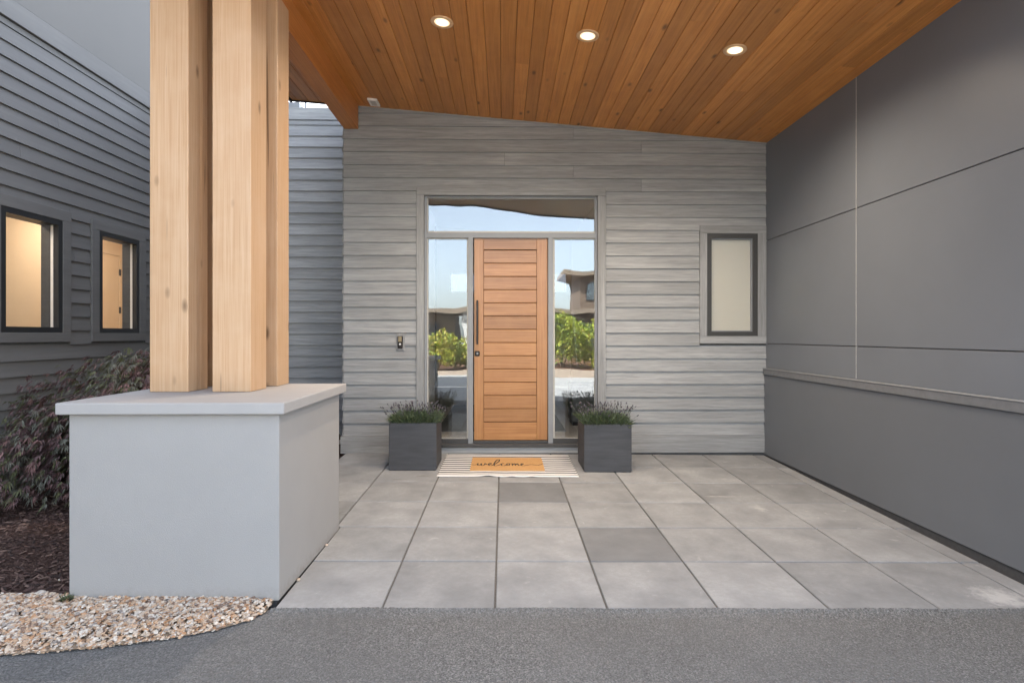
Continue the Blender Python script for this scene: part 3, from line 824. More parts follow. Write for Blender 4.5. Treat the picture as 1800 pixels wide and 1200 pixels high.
# ------------------------------------------------------------------ left wing
lwing = thing('side_wing', (-5, 4, 0), 'charcoal lap-sided wing on the left with lit black framed windows', 'house')
LX = -4.6; LS = LX - .012
def lw(u, v): return onX(u, v, LX)
w2 = dict(y0=lw(172, 500).y, y1=lw(243, 500).y, z0=lw(172, 585).z, z1=lw(172, 405).z)
w1 = dict(y0=lw(-2, 500).y, y1=lw(107.5, 500).y, z0=w2['z0'], z1=w2['z1'])
w2c = dict(y0=lw(159, 500).y, y1=lw(254, 500).y); w1c = dict(y0=lw(-2, 500).y - .1, y1=lw(122, 500).y)
wcz0, wcz1 = lw(159, 600).z, lw(159, 384).z
wcz1b = lw(121, 372).z
WY0, WY1 = -3.0, 7.9
def span(a, b, z0, z1): return ((LS - .18, LS), (a, b), (z0, z1))
lwall = boxes('wing_wall', [span(WY0, WY1, -.4, w2['z0']), span(WY0, WY1, w2['z1'], 7.7), span(WY0, w1['y0'], w2['z0'], w2['z1']), span(w1['y1'], w2['y0'], w2['z0'], w2['z1']), span(w2['y1'], WY1, w2['z0'], w2['z1'])],
              bpy.data.materials['sheathing'], lwing)
e3 = (lw(262, 201).z - lw(262, 381.5).z) / 9.0
ztop = lw(262, 201).z
z = ztop; rown = 0
rng = random.Random(3)
while z > -.05:
    z -= e3
    ivs = [(3.2, WY1)]
    if z + e3 > w2['z0'] and z < w2['z1']:
        ivs = cut(ivs, w1c['y0'], w1c['y1'] + .0015); ivs = cut(ivs, w2c['y0'] - .0015, w2c['y1'] + .0015)
    if rown % 3 == 1:
        yy = rng.uniform(4.4, 7.0); ivs = cut(ivs, yy - .001, yy + .001)
    for a, b in ivs: lap_y('siding_board', a, b, LS, z, e3 - .0015, M['siding_dark'], lwall)
    rown += 1
box('band_board', (LS, LS + .018), (3.2, WY1), (ztop + .002, lw(262, 192.6).z - .004), M['siding_dark'], lwall)
box('band_board', (LS, LS + .048), (3.2, WY1), (lw(262, 192.6).z, lw(262, 166.5).z), M['siding_dark'], lwall, .003)
yp = 3.2
for y0, y1 in ((3.2, 5.2), (5.2, 7.9)):
    box('upper_panel', (LS, LS + .014), (y0 + .003, y1 - .003), (lw(262, 166.5).z + .022, 7.68), M['upper_panel'], lwall, .002)
def wing_window(w, c, lab):
    t = thing('wing_window', (LX, .5 * (w['y0'] + w['y1']), w['z0']), lab, parent=lwing)
    XO = LS + .034
    for y, z in (((c['y0'], w['y0']), (w['z0'], w['z1'])), ((w['y1'], c['y1']), (w['z0'], w['z1'])), ((c['y0'], c['y1']), (wcz0, w['z0'] - .001)), ((c['y0'], c['y1']), (w['z1'] + .001, wcz1))):
        box('casing_board', (LS + .001, XO), y, z, M['siding_dark'], t, .002)
    a = .055
    def ring(d0, d1, a0, a1): return [((d0, d1), (w['y0'] + a0, w['y0'] + a1), (w['z0'] + a0, w['z1'] - a0)), ((d0, d1), (w['y1'] - a1, w['y1'] - a0), (w['z0'] + a0, w['z1'] - a0)),
        ((d0, d1), (w['y0'] + a1, w['y1'] - a1), (w['z0'] + a0, w['z0'] + a1)), ((d0, d1), (w['y0'] + a1, w['y1'] - a1), (w['z1'] - a1, w['z1'] - a0))]
    boxes('frame', ring(LS - .05, XO - .006, 0, a), M['black'], t)
    box('pane', (LS - .020, LS - .014), (w['y0'] + a - .005, w['y1'] - a + .005), (w['z0'] + a - .005, w['z1'] - a + .005), M['glass'], t)
    box('light_bead', (LS - .05, LS - .024), (w['y1'] - a - .004, w['y1'] - a - .001), (w['z0'] + a, w['z1'] - a), M['white'], t)
    boxes('jamb', ring(LS - .150, LS - .051, a * .6, a), M['jamb'], t)
wing_window(w1, w1c, 'wider black framed window at the left edge with a warm lit room')
wing_window(w2, w2c, 'narrower black framed window nearer the posts with a pale door inside')
# room behind the two windows
room = thing('lit_room', (-5.6, 7, .3), parent=lwing)
RB = -6.05
boxes('room_wall', [((RB - .1, RB), (2.5, 9.6), (.2, 3.2)), ((RB, LS - .19), (2.4, 2.5), (.2, 3.2)), ((RB, LS - .19), (9.6, 9.7), (.2, 3.2)), ((LS - .3, LS - .19), (7.95, 9.6), (.2, 3.2))], M['peach'], room)
boxes('room_ceiling', [((RB - .1, LS - .181), (2.4, 9.7), (3.2, 3.3))], M['peach'], room)
boxes('room_floor', [((RB - .1, LS - .181), (2.4, 9.7), (.1, .2))], fm, room)
dy1 = onX(207, 500, RB).y; dtop = onX(207, 451, RB).z
idr = box('room_door', (RB, RB + .02), (dy1 - .85, dy1), (.2, dtop), M['peach'], room, .003)
boxes('door_casing', [((RB, RB + .028), (dy1 + .006, dy1 + .07), (.2, dtop + .006)), ((RB, RB + .028), (dy1 - .92, dy1 - .856), (.2, dtop + .006)), ((RB, RB + .028), (dy1 - .92, dy1 + .07), (dtop + .008, dtop + .075))], M['peach'], idr)
for vv_ in (479, 545):
    hz = onX(207, vv_, RB).z; box('hinge', (RB + .021, RB + .034), (dy1 - .004, dy1 + .03), (hz - .05, hz + .05), M['black'], idr)
boxes('door_casing', [((RB, RB + .028), (onX(15, 500, RB).y - .07, onX(15, 500, RB).y), (.2, onX(15, 415, RB).z)), ((RB, RB + .028), (onX(15, 500, RB).y - .9, onX(15, 500, RB).y), (onX(15, 415, RB).z, onX(15, 415, RB).z + .07))], M['peach'], room)
rl = bpy.data.lights.new('room_lamp', 'AREA'); rl.shape = 'DISK'; rl.size = .5; rl.energy = 2.5; rl.color = (1, .84, .66)
for yy in (5.2, 7.6):
    d = cyl('room_ceiling_lamp', (-5.35, yy, 3.17), .22, .055, 'z', mk_emit('lamp_glass', (1, .8, .58), 2.0) if 'lamp_glass' not in bpy.data.materials else bpy.data.materials['lamp_glass'], room, 24, .01)
    lo_ = bpy.data.objects.new('room_lamp_light', rl); lo_.location = (0, 0, -.05); lo_.parent = d; C.objects.link(lo_)
# unseen rest of the wing, its height raised to shade porch and drive
boxes('outer_wall', [((-9.6, -9.4), (WY0, 12), (-.4, 7.7)), ((-9.4, LS - .181), (WY0, WY0 + .2), (-.4, 7.7)), ((-9.4, LS - .181), (11.8, 12), (-.4, 7.7))], M['panel'], lwing)
box('roof', (-10, -4.25), (WY0 - .4, 12.4), (7.7, 8.0), M['roof'], lwing)

# ------------------------------------------------------------------ pier with timber posts
px0, px1 = onY(121, 1055, 3.08).x, onY(490.5, 1055, 3.08).x
PYF, PYB = 3.08, 4.20
pier = thing('porch_column', (.5 * (px0 + px1), 3.64, fz(-1.8, 3.6)), 'pale grey stucco pier with four square timber posts standing on its cap', 'column')
ptop = onY(300, 727, 3.08).z; pbot = onY(490, 1055.5, 3.08).z
box('pier_base', (px0, px1), (PYF, PYB), (pbot, ptop), M['stucco'], pier, .006, 2)
box('pier_footing', (px0 + .02, px1 - .02), (PYF + .02, PYB - .02), (pbot - .15, pbot - .0005), M['plinth'], pier)
o = .043
box('pier_cap', (px0 - o, px1 + o), (PYF - o, PYB + o), (ptop + .0005, onY(300, 708, PYF - o).z), M['cap'], pier, .007, 2)
pct = onY(300, 708, PYF - o).z
YP = 3.615
pxs = [(onY(263, 600, YP).x, onY(331, 600, YP).x), (onY(373, 600, YP).x, onY(441, 600, YP).x)]
ptz = bz0 - .001
for (a, b) in pxs:
    box('post', (a, b), (YP, YP + .236), (pct + .001, ptz), M['post'], pier, .005, 2)
    box('post', (a + .008, b + .008), (YP + .40, YP + .615), (pct + .001, ptz), M['post'], pier, .005, 2)

# ------------------------------------------------------------------ recessed lights, sensor, doorbell
tn = Vector((CS, 0, -1)).normalized()   # unused direction of the ceiling normal (downwards)
nrm = Vector((-CS, 0, 1)).normalized() * -1
def lathe_c(name, prof, c, mat, parent, seg=32, flip=False):
    ex = Vector((1, 0, CS)).normalized(); ey = Vector((0, 1, 0)); ez = ex.cross(ey).normalized()
    v, f = [], []
    for (r, h) in prof:
        for k in range(seg):
            a = 2 * math.pi * k / seg
            v.append(c + ex * (r * math.cos(a)) + ey * (r * math.sin(a)) + ez * h)
    for j in range(len(prof) - 1):
        for k in range(seg):
            a = j * seg + k; b = j * seg + (k + 1) % seg
            f.append((a, b, b + seg, a + seg))
    return mesh(name, v, f, mat, parent, smooth=True)
ringm = plain('glow_tinted_trim', (0.62, 0.40, 0.22), 0.5, 0.05, 20)  # the lamp's warm glow is put into the ring's base colour
lens = mk_emit('downlight_lens', (1.0, 0.80, 0.52), 0.6); rim = mk_emit('downlight_rim', (1.0, 0.68, 0.36), 0.15)  # rim: warm glow around the lens put in as weak emission
sd = bpy.data.lights.new('downlight', 'SPOT'); sd.energy = 40; sd.color = (1.0, 0.83, 0.64); sd.spot_size = R(150); sd.spot_blend = 1.0; sd.shadow_soft_size = .06
labs = ['round recessed ceiling light nearest the timber posts', 'round recessed ceiling light in the middle, above the door', 'round recessed ceiling light nearest the dark panel wall']
for p, lb in zip(lights, labs):
    t = thing('recessed_light', p, lb, 'ceiling light', 'recessed lights in the porch ceiling')
    lathe_c('trim_ring', [(.096, 0), (.096, -.005), (.088, -.008), (.070, -.008), (.064, -.004), (.062, 0)], p, ringm, t)
    lathe_c('lens', [(.047, -.0052), (.03, -.0058), (.02, -.006), (.0005, -.006)], p, lens, t); lathe_c('lens_rim', [(.064, -.004), (.047, -.0052)], p, rim, t)
    so = bpy.data.objects.new('downlight_beam', sd); so.location = (0, 0, -.02); so.parent = t; C.objects.link(so)
sp_ = onC(657, 178.5)
sn = thing('ceiling_sensor', sp_, 'small white square sensor on the cedar ceiling near the beam', 'sensor')
slope_slab('sensor_body', sp_.x - .055, sp_.x + .055, sp_.y - .09, sp_.y + .09, -.022, -.0005, M['white'], sn)
slope_slab('sensor_slot', sp_.x - .03, sp_.x + .03, sp_.y - .06, sp_.y + .06, -.025, -.0221, M['frame_light'], sn)

p = onY(704, 601, YS - .018)
db = thing('doorbell', (p.x, YS - .02, p.z), 'small dark doorbell with a round button on a grey plate left of the door', 'doorbell')
hw, hh = .052, .105
box('back_plate', (p.x - hw, p.x + hw), (YS - .026, YS - .004), (p.z - hh, p.z + hh), M['siding_trim_v'], db, .002)
bb = box('bell_body', (p.x - .031, p.x + .031), (YS - .052, YS - .0265), (p.z - .075, p.z + .072), M['hardware'], db, .012, 3)
box('bell_face', (p.x - .021, p.x + .021), (YS - .0545, YS - .0521), (p.z + .004, p.z + .066), plain('bell_brass', (0.30, 0.24, 0.15), 0.4, 0.1, 30, metal=.5), bb, .002)
cyl('bell_button', (p.x + .001, YS - .055, p.z - .025), .012, .008, 'y', plain('bell_white', (0.75, 0.75, 0.75), 0.4), bb, 20, .002)

# ------------------------------------------------------------------ planters
def planter(u0, u1, vb, vt, lab, plab, seed):
    Yf = onF(.5 * (u0 + u1), vb).y
    x0, x1 = onY(u0, vb, Yf).x, onY(u1, vb, Yf).x
    zb_ = fz(.5 * (x0 + x1), Yf) + .004; zt_ = onY(u0, vt, Yf).z
    s = x1 - x0; y1 = Yf + s
    t = thing('planter_box', (.5 * (x0 + x1), .5 * (Yf + y1), zb_), lab, 'planter', 'planters beside the door')
    th = .028; w = []
    # tapered-free square tub: four walls, bottom
    o_ = [(x0, Yf), (x1, Yf), (x1, y1), (x0, y1)]; i_ = [(x0 + th, Yf + th), (x1 - th, Yf + th), (x1 - th, y1 - th), (x0 + th, y1 - th)]
    bm = bmesh.new()
    V = lambda q, z: bm.verts.new((q[0], q[1], z))
    a = [V(q, zb_) for q in o_]; b = [V(q, zt_) for q in o_]; c = [V(q, zt_) for q in i_]; d = [V(q, zt_ - .08) for q in i_]
    bm.faces.new(a[::-1]); bm.faces.new(d)
    for k in range(4):
        j = (k + 1) % 4
        bm.faces.new((a[k], a[j], b[j], b[k])); bm.faces.new((b[k], b[j], c[j], c[k])); bm.faces.new((c[k], c[j], d[j], d[k]))
    bmesh.ops.bevel(bm, geom=[e for e in bm.edges if e.calc_length() > .3], offset=.006, segments=2, affect='EDGES')
    bm.verts.index_update(); vs_ = [x.co.copy() for x in bm.verts]; fs = [tuple(q.index for q in f.verts) for f in bm.faces]; bm.free()
    mesh('tub', vs_, fs, M['planter'], t)
    sz = zt_ - .045
    box('soil', (x0 + th + .001, x1 - th - .001), (Yf + th + .001, y1 - th - .001), (sz - .034, sz), M['mulch'], t)
    # lavender
    rg = random.Random(seed)
    lt = thing('lavender_plant', (.5 * (x0 + x1), .5 * (Yf + y1), sz), plab, 'plant', 'lavender plants in the planters')
    lv, lf, lm = [], [], []
    cx, cy = .5 * (x0 + x1), .5 * (Yf + y1); hs = s / 2 - th
    for i in range(3400):
        bx_ = cx + rg.uniform(-hs, hs) ; by_ = cy + rg.uniform(-hs, hs)
        ht = rg.uniform(.06, .135)*(1.15-.5*max(abs(bx_-cx),abs(by_-cy))/hs); lean = Vector(((bx_ - cx) * .22 + rg.gauss(0, .035), (by_ - cy) * .22 + rg.gauss(0, .035), ht))
        q0 = Vector((bx_, by_, sz - .005 + rg.uniform(0, .05))); q1 = q0 + lean
        sd_ = Vector((rg.uniform(-1, 1), rg.uniform(-1, 1), 0)).normalized() * rg.uniform(.0022, .005)
        n = len(lv); mid = (q0 + q1) / 2 + Vector((rg.gauss(0, .006), rg.gauss(0, .006), .008))
        lv += [q0 - sd_ * .4, q0 + sd_ * .4, mid + sd_, q1, mid - sd_]
        lf.append((n, n + 1, n + 2, n + 3, n + 4)); lm.append(rg.choices((0, 1, 2), (5, 3, 2))[0])
    mesh('leaves', lv, lf, [M['lav_a'], M['lav_b'], M['lav_c']], lt, midx=lm)
    fv, ff_, fm_ = [], [], []
    for i in range(150):
        bx_ = cx + rg.uniform(-hs, hs); by_ = cy + rg.uniform(-hs, hs)
        k = rg.uniform(.9, 1.5)
        q0 = Vector((bx_, by_, sz)); q1 = q0 + Vector(((bx_ - cx) * .32 * k + rg.gauss(0, .035), (by_ - cy) * .32 * k + rg.gauss(0, .035), rg.uniform(.13, .215)))
        dr = (q1 - q0).normalized(); sd_ = dr.cross(Vector((0, 1, 0.1))).normalized(); sd2 = dr.cross(sd_)
        n = len(fv)
        r = .0013
        for q in (q0, q1): fv += [q + sd_ * r, q + sd2 * r, q - sd_ * r]
        ff_ += [(n, n + 1, n + 4, n + 3), (n + 1, n + 2, n + 5, n + 4), (n + 2, n, n + 3, n + 5)]; fm_ += [0] * 3
        # flower head: a small lumpy spindle
        hl = rg.uniform(.018, .032); rr = rg.uniform(.005, .008)
        n = len(fv); fv.append(q1 - dr * .004)
        for hfrac, rad in ((.25, 1.0), (.65, .8)):
            for kk in range(5):
                an = kk * 1.2566 + hfrac; rj = rr * rad * rg.uniform(.7, 1.3)
                fv.append(q1 + dr * hl * hfrac + sd_ * math.cos(an) * rj + sd2 * math.sin(an) * rj)
        fv.append(q1 + dr * hl)
        for kk in range(5):
            k2 = (kk + 1) % 5
            ff_ += [(n, n + 1 + k2, n + 1 + kk), (n + 1 + kk, n + 1 + k2, n + 6 + k2, n + 6 + kk), (n + 6 + kk, n + 6 + k2, n + 11)]; fm_ += [rg.choice((1, 1, 2))] * 3
    mesh('flower_stems', fv, ff_, [M['lav_b'], M['lav_f'], M['lav_g']], lt, midx=fm_)
M['lav_a'] = leafmat('lavender_leaf', (0.065, 0.10, 0.05)); M['lav_b'] = leafmat('lavender_leaf_grey', (0.12, 0.15, 0.10)); M['lav_c'] = leafmat('lavender_leaf_pale', (0.17, 0.21, 0.10))
M['lav_f'] = leafmat('lavender_flower', (0.06, 0.055, 0.068), .8, 0); M['lav_g'] = leafmat('lavender_flower_pale', (0.15, 0.13, 0.15), .8, 0)
planter(683.5, 767, 827, 743.5, 'square dark grey planter left of the door', 'lavender with grey-violet heads in the planter left of the door', 11)
planter(1027, 1110.5, 830, 746, 'square dark grey planter right of the door', 'lavender with grey-violet heads in the planter right of the door', 23)

# ------------------------------------------------------------------ rug and doormat
c00, c10, c01, c11 = onF(770.5, 838.5), onF(1014, 838), onF(781.5, 799.5), onF(1001, 800)
rx0 = .5 * (c00.x + c01.x); rx1 = .5 * (c10.x + c11.x); ry0 = .5 * (c00.y + c10.y); ry1 = min(.5 * (c01.y + c11.y), 6.60)
NXr, NYr = 90, 60
rv, rfc = [], []
def wob(s, t):
    fr = max(0, 1 - t / .14) ** 2
    return .010 * fr * (math.exp(-((s - .36) / .05) ** 2) + .7 * math.exp(-((s - .53) / .03) ** 2) + .6 * math.exp(-((s - .67) / .03) ** 2)) + .0012 * math.sin(s * 23) * math.sin(t * 11)
for j in range(NYr + 1):
    for i in range(NXr + 1):
        s, t = i / NXr, j / NYr
        x = rx0 + (rx1 - rx0) * s; y = ry0 + (ry1 - ry0) * t + .012 * math.exp(-((s - .36) / .06) ** 2) * max(0, 1 - t / .2) + .004 * math.sin(s * 9) * (1 - t)
        rv.append((x, y, fz(x, y) + .009 + wob(s, t)))
nt_ = len(rv)
for (x, y, z) in list(rv): rv.append((x, y, max(z - .007, fz(x, y) + .0015)))
for j in range(NYr):
    for i in range(NXr):
        a = j * (NXr + 1) + i; q = (a, a + 1, a + NXr + 2, a + NXr + 1)
        rfc.append(q); rfc.append(tuple(nt_ + k for k in q[::-1]))
edge = [i for i in range(NXr + 1)] + [j * (NXr + 1) + NXr for j in range(1, NYr + 1)] + [NYr * (NXr + 1) + i for i in range(NXr - 1, -1, -1)] + [j * (NXr + 1) for j in range(NYr - 1, 0, -1)]
for a, b in zip(edge, edge[1:] + edge[:1]): rfc.append((b, a, nt_ + a, nt_ + b))
def mk_rug():
    n = NT('striped_cotton')
    sep = n.add("ShaderNodeSeparateXYZ"); n.link(n.pos((1, 1, 1), False), sep.inputs[0])
    wv = n.add("ShaderNodeMath", operation='ADD'); n.link(sep.outputs[1], wv.inputs[0])
    nz = n.noise(n.pos((1.2, 3, 1), False), 3, 2)
    m0 = n.add("ShaderNodeMath", operation='MULTIPLY'); m0.inputs[1].default_value = .012; n.link(nz, m0.inputs[0]); n.link(m0.outputs[0], wv.inputs[1])
    m1 = n.add("ShaderNodeMath", operation='SUBTRACT'); m1.inputs[1].default_value = ry0 + .012; n.link(wv.outputs[0], m1.inputs[0])
    m2 = n.add("ShaderNodeMath", operation='DIVIDE'); m2.inputs[1].default_value = (ry1 - ry0) / 11.0; n.link(m1.outputs[0], m2.inputs[0])
    m3 = n.add("ShaderNodeMath", operation='FRACT'); n.link(m2.outputs[0], m3.inputs[0])
    k = n.ramp(m3.outputs[0], [(0.26, (0.70, 0.69, 0.68)), (0.32, (0.055, 0.058, 0.07)), (0.72, (0.06, 0.063, 0.076)), (0.78, (0.70, 0.69, 0.68))])
    # white hems at the two ends
    a = n.add("ShaderNodeMath", operation='LESS_THAN'); a.inputs[1].default_value = ry0 + .052; n.link(sep.outputs[1], a.inputs[0])
    k = n.mix(a.outputs[0], k, (0.72, 0.71, 0.70))
    b = n.add("ShaderNodeMath", operation='GREATER_THAN'); b.inputs[1].default_value = ry1 - .035; n.link(sep.outputs[1], b.inputs[0])
    k = n.mix(b.outputs[0], k, (0.72, 0.71, 0.70))
    n.bump(n.noise(n.pos((1, 1, 1), False), 300, 2), .5, .003)
    return n.col(k, 0.95, 0.15)
rug = tag(mesh('striped_rug', rv, rfc, mk_rug(), smooth=True), 'black and white striped cotton rug lying before the door', 'rug')
m00, m10, m01, m11 = onF(827.5, 829.5), onF(956, 829), onF(829.5, 807.5), onF(953, 808)
mx0 = .5 * (m00.x + m01.x); mx1 = .5 * (m10.x + m11.x); my0 = .5 * (m00.y + m10.y); my1 = .5 * (m01.y + m11.y)
def mk_coir():
    n = NT('coir'); p = n.pos((1, 1, 1), False); f = n.noise(p, 260, 4, .7)
    k = n.ramp(f, [(.3, (0.36, 0.19, 0.075)), (.55, (0.56, 0.33, 0.145)), (.75, (0.66, 0.43, 0.21))])
    n.bump(f, .8, .005); return n.col(k, .95, .15)
mat_o = thing('doormat', (.5 * (mx0 + mx1), .5 * (my0 + my1), fz(.05, 6) + .011), 'tan coir doormat lettered welcome on top of the striped rug', 'doormat')
MT = .026
v = [(x, y, fz(x, y) + zz) for zz in (.0118, MT) for (x, y) in ((mx0, my0), (mx1, my0), (mx1, my1), (mx0, my1))]
mesh('coir_pad', v, HEX, mk_coir(), mat_o)
# script lettering: strokes in mat units (x 0..10 across, y 0..3.6 from the front edge)
def spline(pts, n=10):
    P = [Vector((a, b)) for a, b in pts]; P = [P[0] * 2 - P[1]] + P + [P[-1] * 2 - P[-2]]
    out = []
    for i in range(1, len(P) - 2):
        for k in range(n):
            t = k / n
            out.append(.5 * ((2 * P[i]) + (P[i + 1] - P[i - 1]) * t + (2 * P[i - 1] - 5 * P[i] + 4 * P[i + 1] - P[i + 2]) * t * t + (3 * P[i] - P[i - 1] - 3 * P[i + 1] + P[i + 2]) * t ** 3))
    out.append(P[-2]); return out
stroke1 = [(.12, 1.55), (.55, 1.42), (.85, 1.62), (.95, 1.9), (.92, 1.45), (1.08, 1.25), (1.3, 1.5), (1.42, 1.88), (1.42, 1.4), (1.58, 1.22), (1.85, 1.5), (1.92, 1.92), (2.05, 1.75), (2.3, 1.5),
           (2.62, 1.62), (2.78, 1.85), (2.66, 2.02), (2.45, 1.82), (2.42, 1.45), (2.65, 1.22), (3.0, 1.4), (3.45, 1.95), (3.85, 2.7), (3.85, 3.2), (3.6, 3.15), (3.32, 2.5), (3.15, 1.7), (3.3, 1.18), (3.65, 1.28), (4.0, 1.55),
           (4.35, 1.92), (4.55, 1.9)]
stroke2 = [(4.6, 1.86), (4.4, 1.95), (4.2, 1.7), (4.22, 1.35), (4.45, 1.22), (4.75, 1.4), (4.98, 1.78), (5.2, 1.95), (5.3, 1.65), (5.2, 1.32), (5.0, 1.32), (4.94, 1.6), (5.08, 1.9), (5.4, 1.85), (5.65, 1.9), (5.72, 1.6), (5.68, 1.3),
           (5.85, 1.7), (6.02, 1.92), (6.1, 1.6), (6.08, 1.32), (6.25, 1.7), (6.42, 1.9), (6.5, 1.6), (6.58, 1.32), (6.85, 1.45), (7.12, 1.68), (7.2, 1.88), (7.05, 1.95), (6.9, 1.7), (6.95, 1.38), (7.2, 1.25), (7.7, 1.4), (8.3, 1.62), (8.8, 1.5), (9.25, 1.45), (9.88, 1.78)]
lv_, lf_ = [], []
Wm = mx1 - mx0; Dm = my1 - my0
for st in (stroke1, stroke2):
    pts = spline(st, 8); n0 = len(lv_)
    for i, q in enumerate(pts):
        d = (pts[min(i + 1, len(pts) - 1)] - pts[max(i - 1, 0)])
        P = Vector((mx0 + q.x / 10 * Wm, my0 + q.y / 4.0 * Dm, 0)); D = Vector((d.x / 10 * Wm, d.y / 4 * Dm, 0))
        D = D.normalized() if D.length > 1e-9 else Vector((1, 0, 0)); N = Vector((-D.y, D.x, 0))
        w = .0030 + .0048 * abs(D.y)         # broad-nib look
        z = fz(P.x, P.y) + MT
        for s_, dz_ in ((-1, -.001), (-.8, .0016), (.8, .0016), (1, -.001)):
            lv_.append((P.x + N.x * w * s_, P.y + N.y * w * s_, z + dz_))
    for i in range(len(pts) - 1):
        a = n0 + i * 4
        for k in range(3): lf_.append((a + k, a + k + 1, a + k + 5, a + k + 4))
mesh('lettering', lv_, lf_, plain('letter_ink', (0.02, 0.018, 0.016), .9), mat_o)

# ------------------------------------------------------------------ weeping maple and weed
def lace_maple():
    rg = random.Random(5)
    base = Vector((-3.12, 5.45, mz(-3.12, 5.45)))
    t = thing('laceleaf_maple', base, 'weeping laceleaf maple with fine purple and green leaves behind the pier', 'shrub')
    # trunk and limbs
    tv, tf = [], []
    def tube(pts, r0, r1, seg=6):
        n = len(tv)
        for i, q in enumerate(pts):
            d = (pts[min(i + 1, len(pts) - 1)] - pts[max(i - 1, 0)]).normalized(); a = d.orthogonal().normalized(); b = d.cross(a); r = r0 + (r1 - r0) * i / (len(pts) - 1)
            for k in range(seg): tv.append(q + a * math.cos(6.2832 * k / seg) * r + b * math.sin(6.2832 * k / seg) * r)
        for i in range(len(pts) - 1):
            for k in range(seg):
                a = n + i * seg + k; b = n + i * seg + (k + 1) % seg; tf.append((a, b, b + seg, a + seg))
    tube([base - Vector((0, 0, .05)), base + Vector((.03, 0, .35)), base + Vector((-.03, .02, .7))], .05, .03, 8)
    tips = []
    for i in range(26):
        a = rg.uniform(0, 6.283); rr = rg.uniform(.55, 1.0)
        rx, ry = 1.30, 1.10
        top = base + Vector((math.cos(a) * rx * rr * .55, math.sin(a) * ry * rr * .55, rg.uniform(.78, 1.0)))
        if math.cos(a) > .5: continue
        end = base + Vector((math.cos(a) * rx * rr, math.sin(a) * ry * rr, rg.uniform(.12, .75) * (1.25 - rr * .5)))
        pts = [base + Vector((0, 0, .6)), base + Vector((math.cos(a) * rx * rr * .25, math.sin(a) * ry * rr * .25, .92)), top, (top + end) / 2 + Vector((math.cos(a) * .12, math.sin(a) * .12, .08)), end]
        tube(pts, .016, .003, 5); tips.append(pts)
    mesh('trunk', tv, tf, plain('maple_bark', (0.07, 0.05, 0.045), .9, .3, 30), t)
    lv, lf, lm = [], [], []
    N = 0
    while N < 11500:
        # points on drooping shells of a lumpy dome
        a = rg.uniform(0, 6.283); el = math.asin(rg.uniform(0.02, 1)); sh = rg.choice((1, 1, 1, 1, .9, .8))
        lump = 1 + .12 * math.sin(a * 5 + el * 4) + .08 * math.sin(a * 11 + 2 * el) + rg.gauss(0, .035)
        k = sh * lump
        q = base + Vector((math.cos(a) * math.cos(el) * 1.30 * k, math.sin(a) * math.cos(el) * 1.10 * k, math.sin(el) ** .8 * 1.06 * k + .04))
        if q.x < LX + .06 or q.z < mz(q.x, q.y) + .03: N += 1; continue
        if (q.x > -2.45 and q.y < 4.35) or q.x > -2.12: N += 1; continue
        out = Vector((math.cos(a), math.sin(a), -.55 - .5 * (1 - math.sin(el)))).normalized()
        out = (out + Vector((rg.gauss(0, .35), rg.gauss(0, .35), rg.gauss(0, .3)))).normalized()
        side = out.cross(Vector((rg.gauss(0, .3), rg.gauss(0, .3), 1))).normalized()
        sz = rg.uniform(.055, .10); mi = rg.choices((0, 1, 2, 3), (22, 30, 38, 10))[0]
        if math.sin(a * 3 + el * 5) > .35: mi = rg.choice((0, 3, 0, 1, 2))
        for fi in range(7):
            an = (fi - 3) * .36 + rg.gauss(0, .06)
            d = (out * math.cos(an) + side * math.sin(an) + Vector((0, 0, -.25 * rg.random()))).normalized()
            L = sz * (1 - .11 * abs(fi - 3)) * rg.uniform(.85, 1.15); w = d.cross(Vector((0, 0, 1)) + side * .2).normalized() * L * .085
            mdp = q + d * L * .5 + Vector((0, 0, .004)); n = len(lv)
            lv += [q, mdp + w, q + d * L + Vector((0, 0, -L * .15)), mdp - w]; lf.append((n, n + 1, n + 2, n + 3)); lm.append(mi)
        N += 1
    mesh('foliage', lv, lf, [leafmat('maple_purple', (0.135, 0.088, 0.092)), leafmat('maple_olive', (0.13, 0.14, 0.075)), leafmat('maple_grey_green', (0.17, 0.175, 0.145)), leafmat('maple_rose', (0.25, 0.15, 0.145))], t, midx=lm)
lace_maple()
wp = onY(121, 1058, 3.06)
wt = thing('weed_tuft', (wp.x, 3.05, gz(wp.x, 3.05) + .02), 'small green weed tuft at the left corner of the pier', 'plant')
rg = random.Random(9); lv, lf = [], []
for i in range(240):
    a = rg.uniform(0, 6.28); L = rg.uniform(.02, .055); q = Vector((wp.x + rg.gauss(0, .014), 3.048 + rg.gauss(0, .012), gz(wp.x, 3.05) + .03)); d = Vector((math.cos(a), math.sin(a), rg.uniform(.3, 1.5))).normalized() * L
    s = Vector((-math.sin(a), math.cos(a), 0)) * .0035; n = len(lv)
    lv += [q, q + d * .6 + s, q + d, q + d * .6 - s]; lf.append((n, n + 1, n + 2, n + 3))
mesh('leaves', lv, lf, leafmat('weed_leaf', (0.13, 0.15, 0.08)), wt)

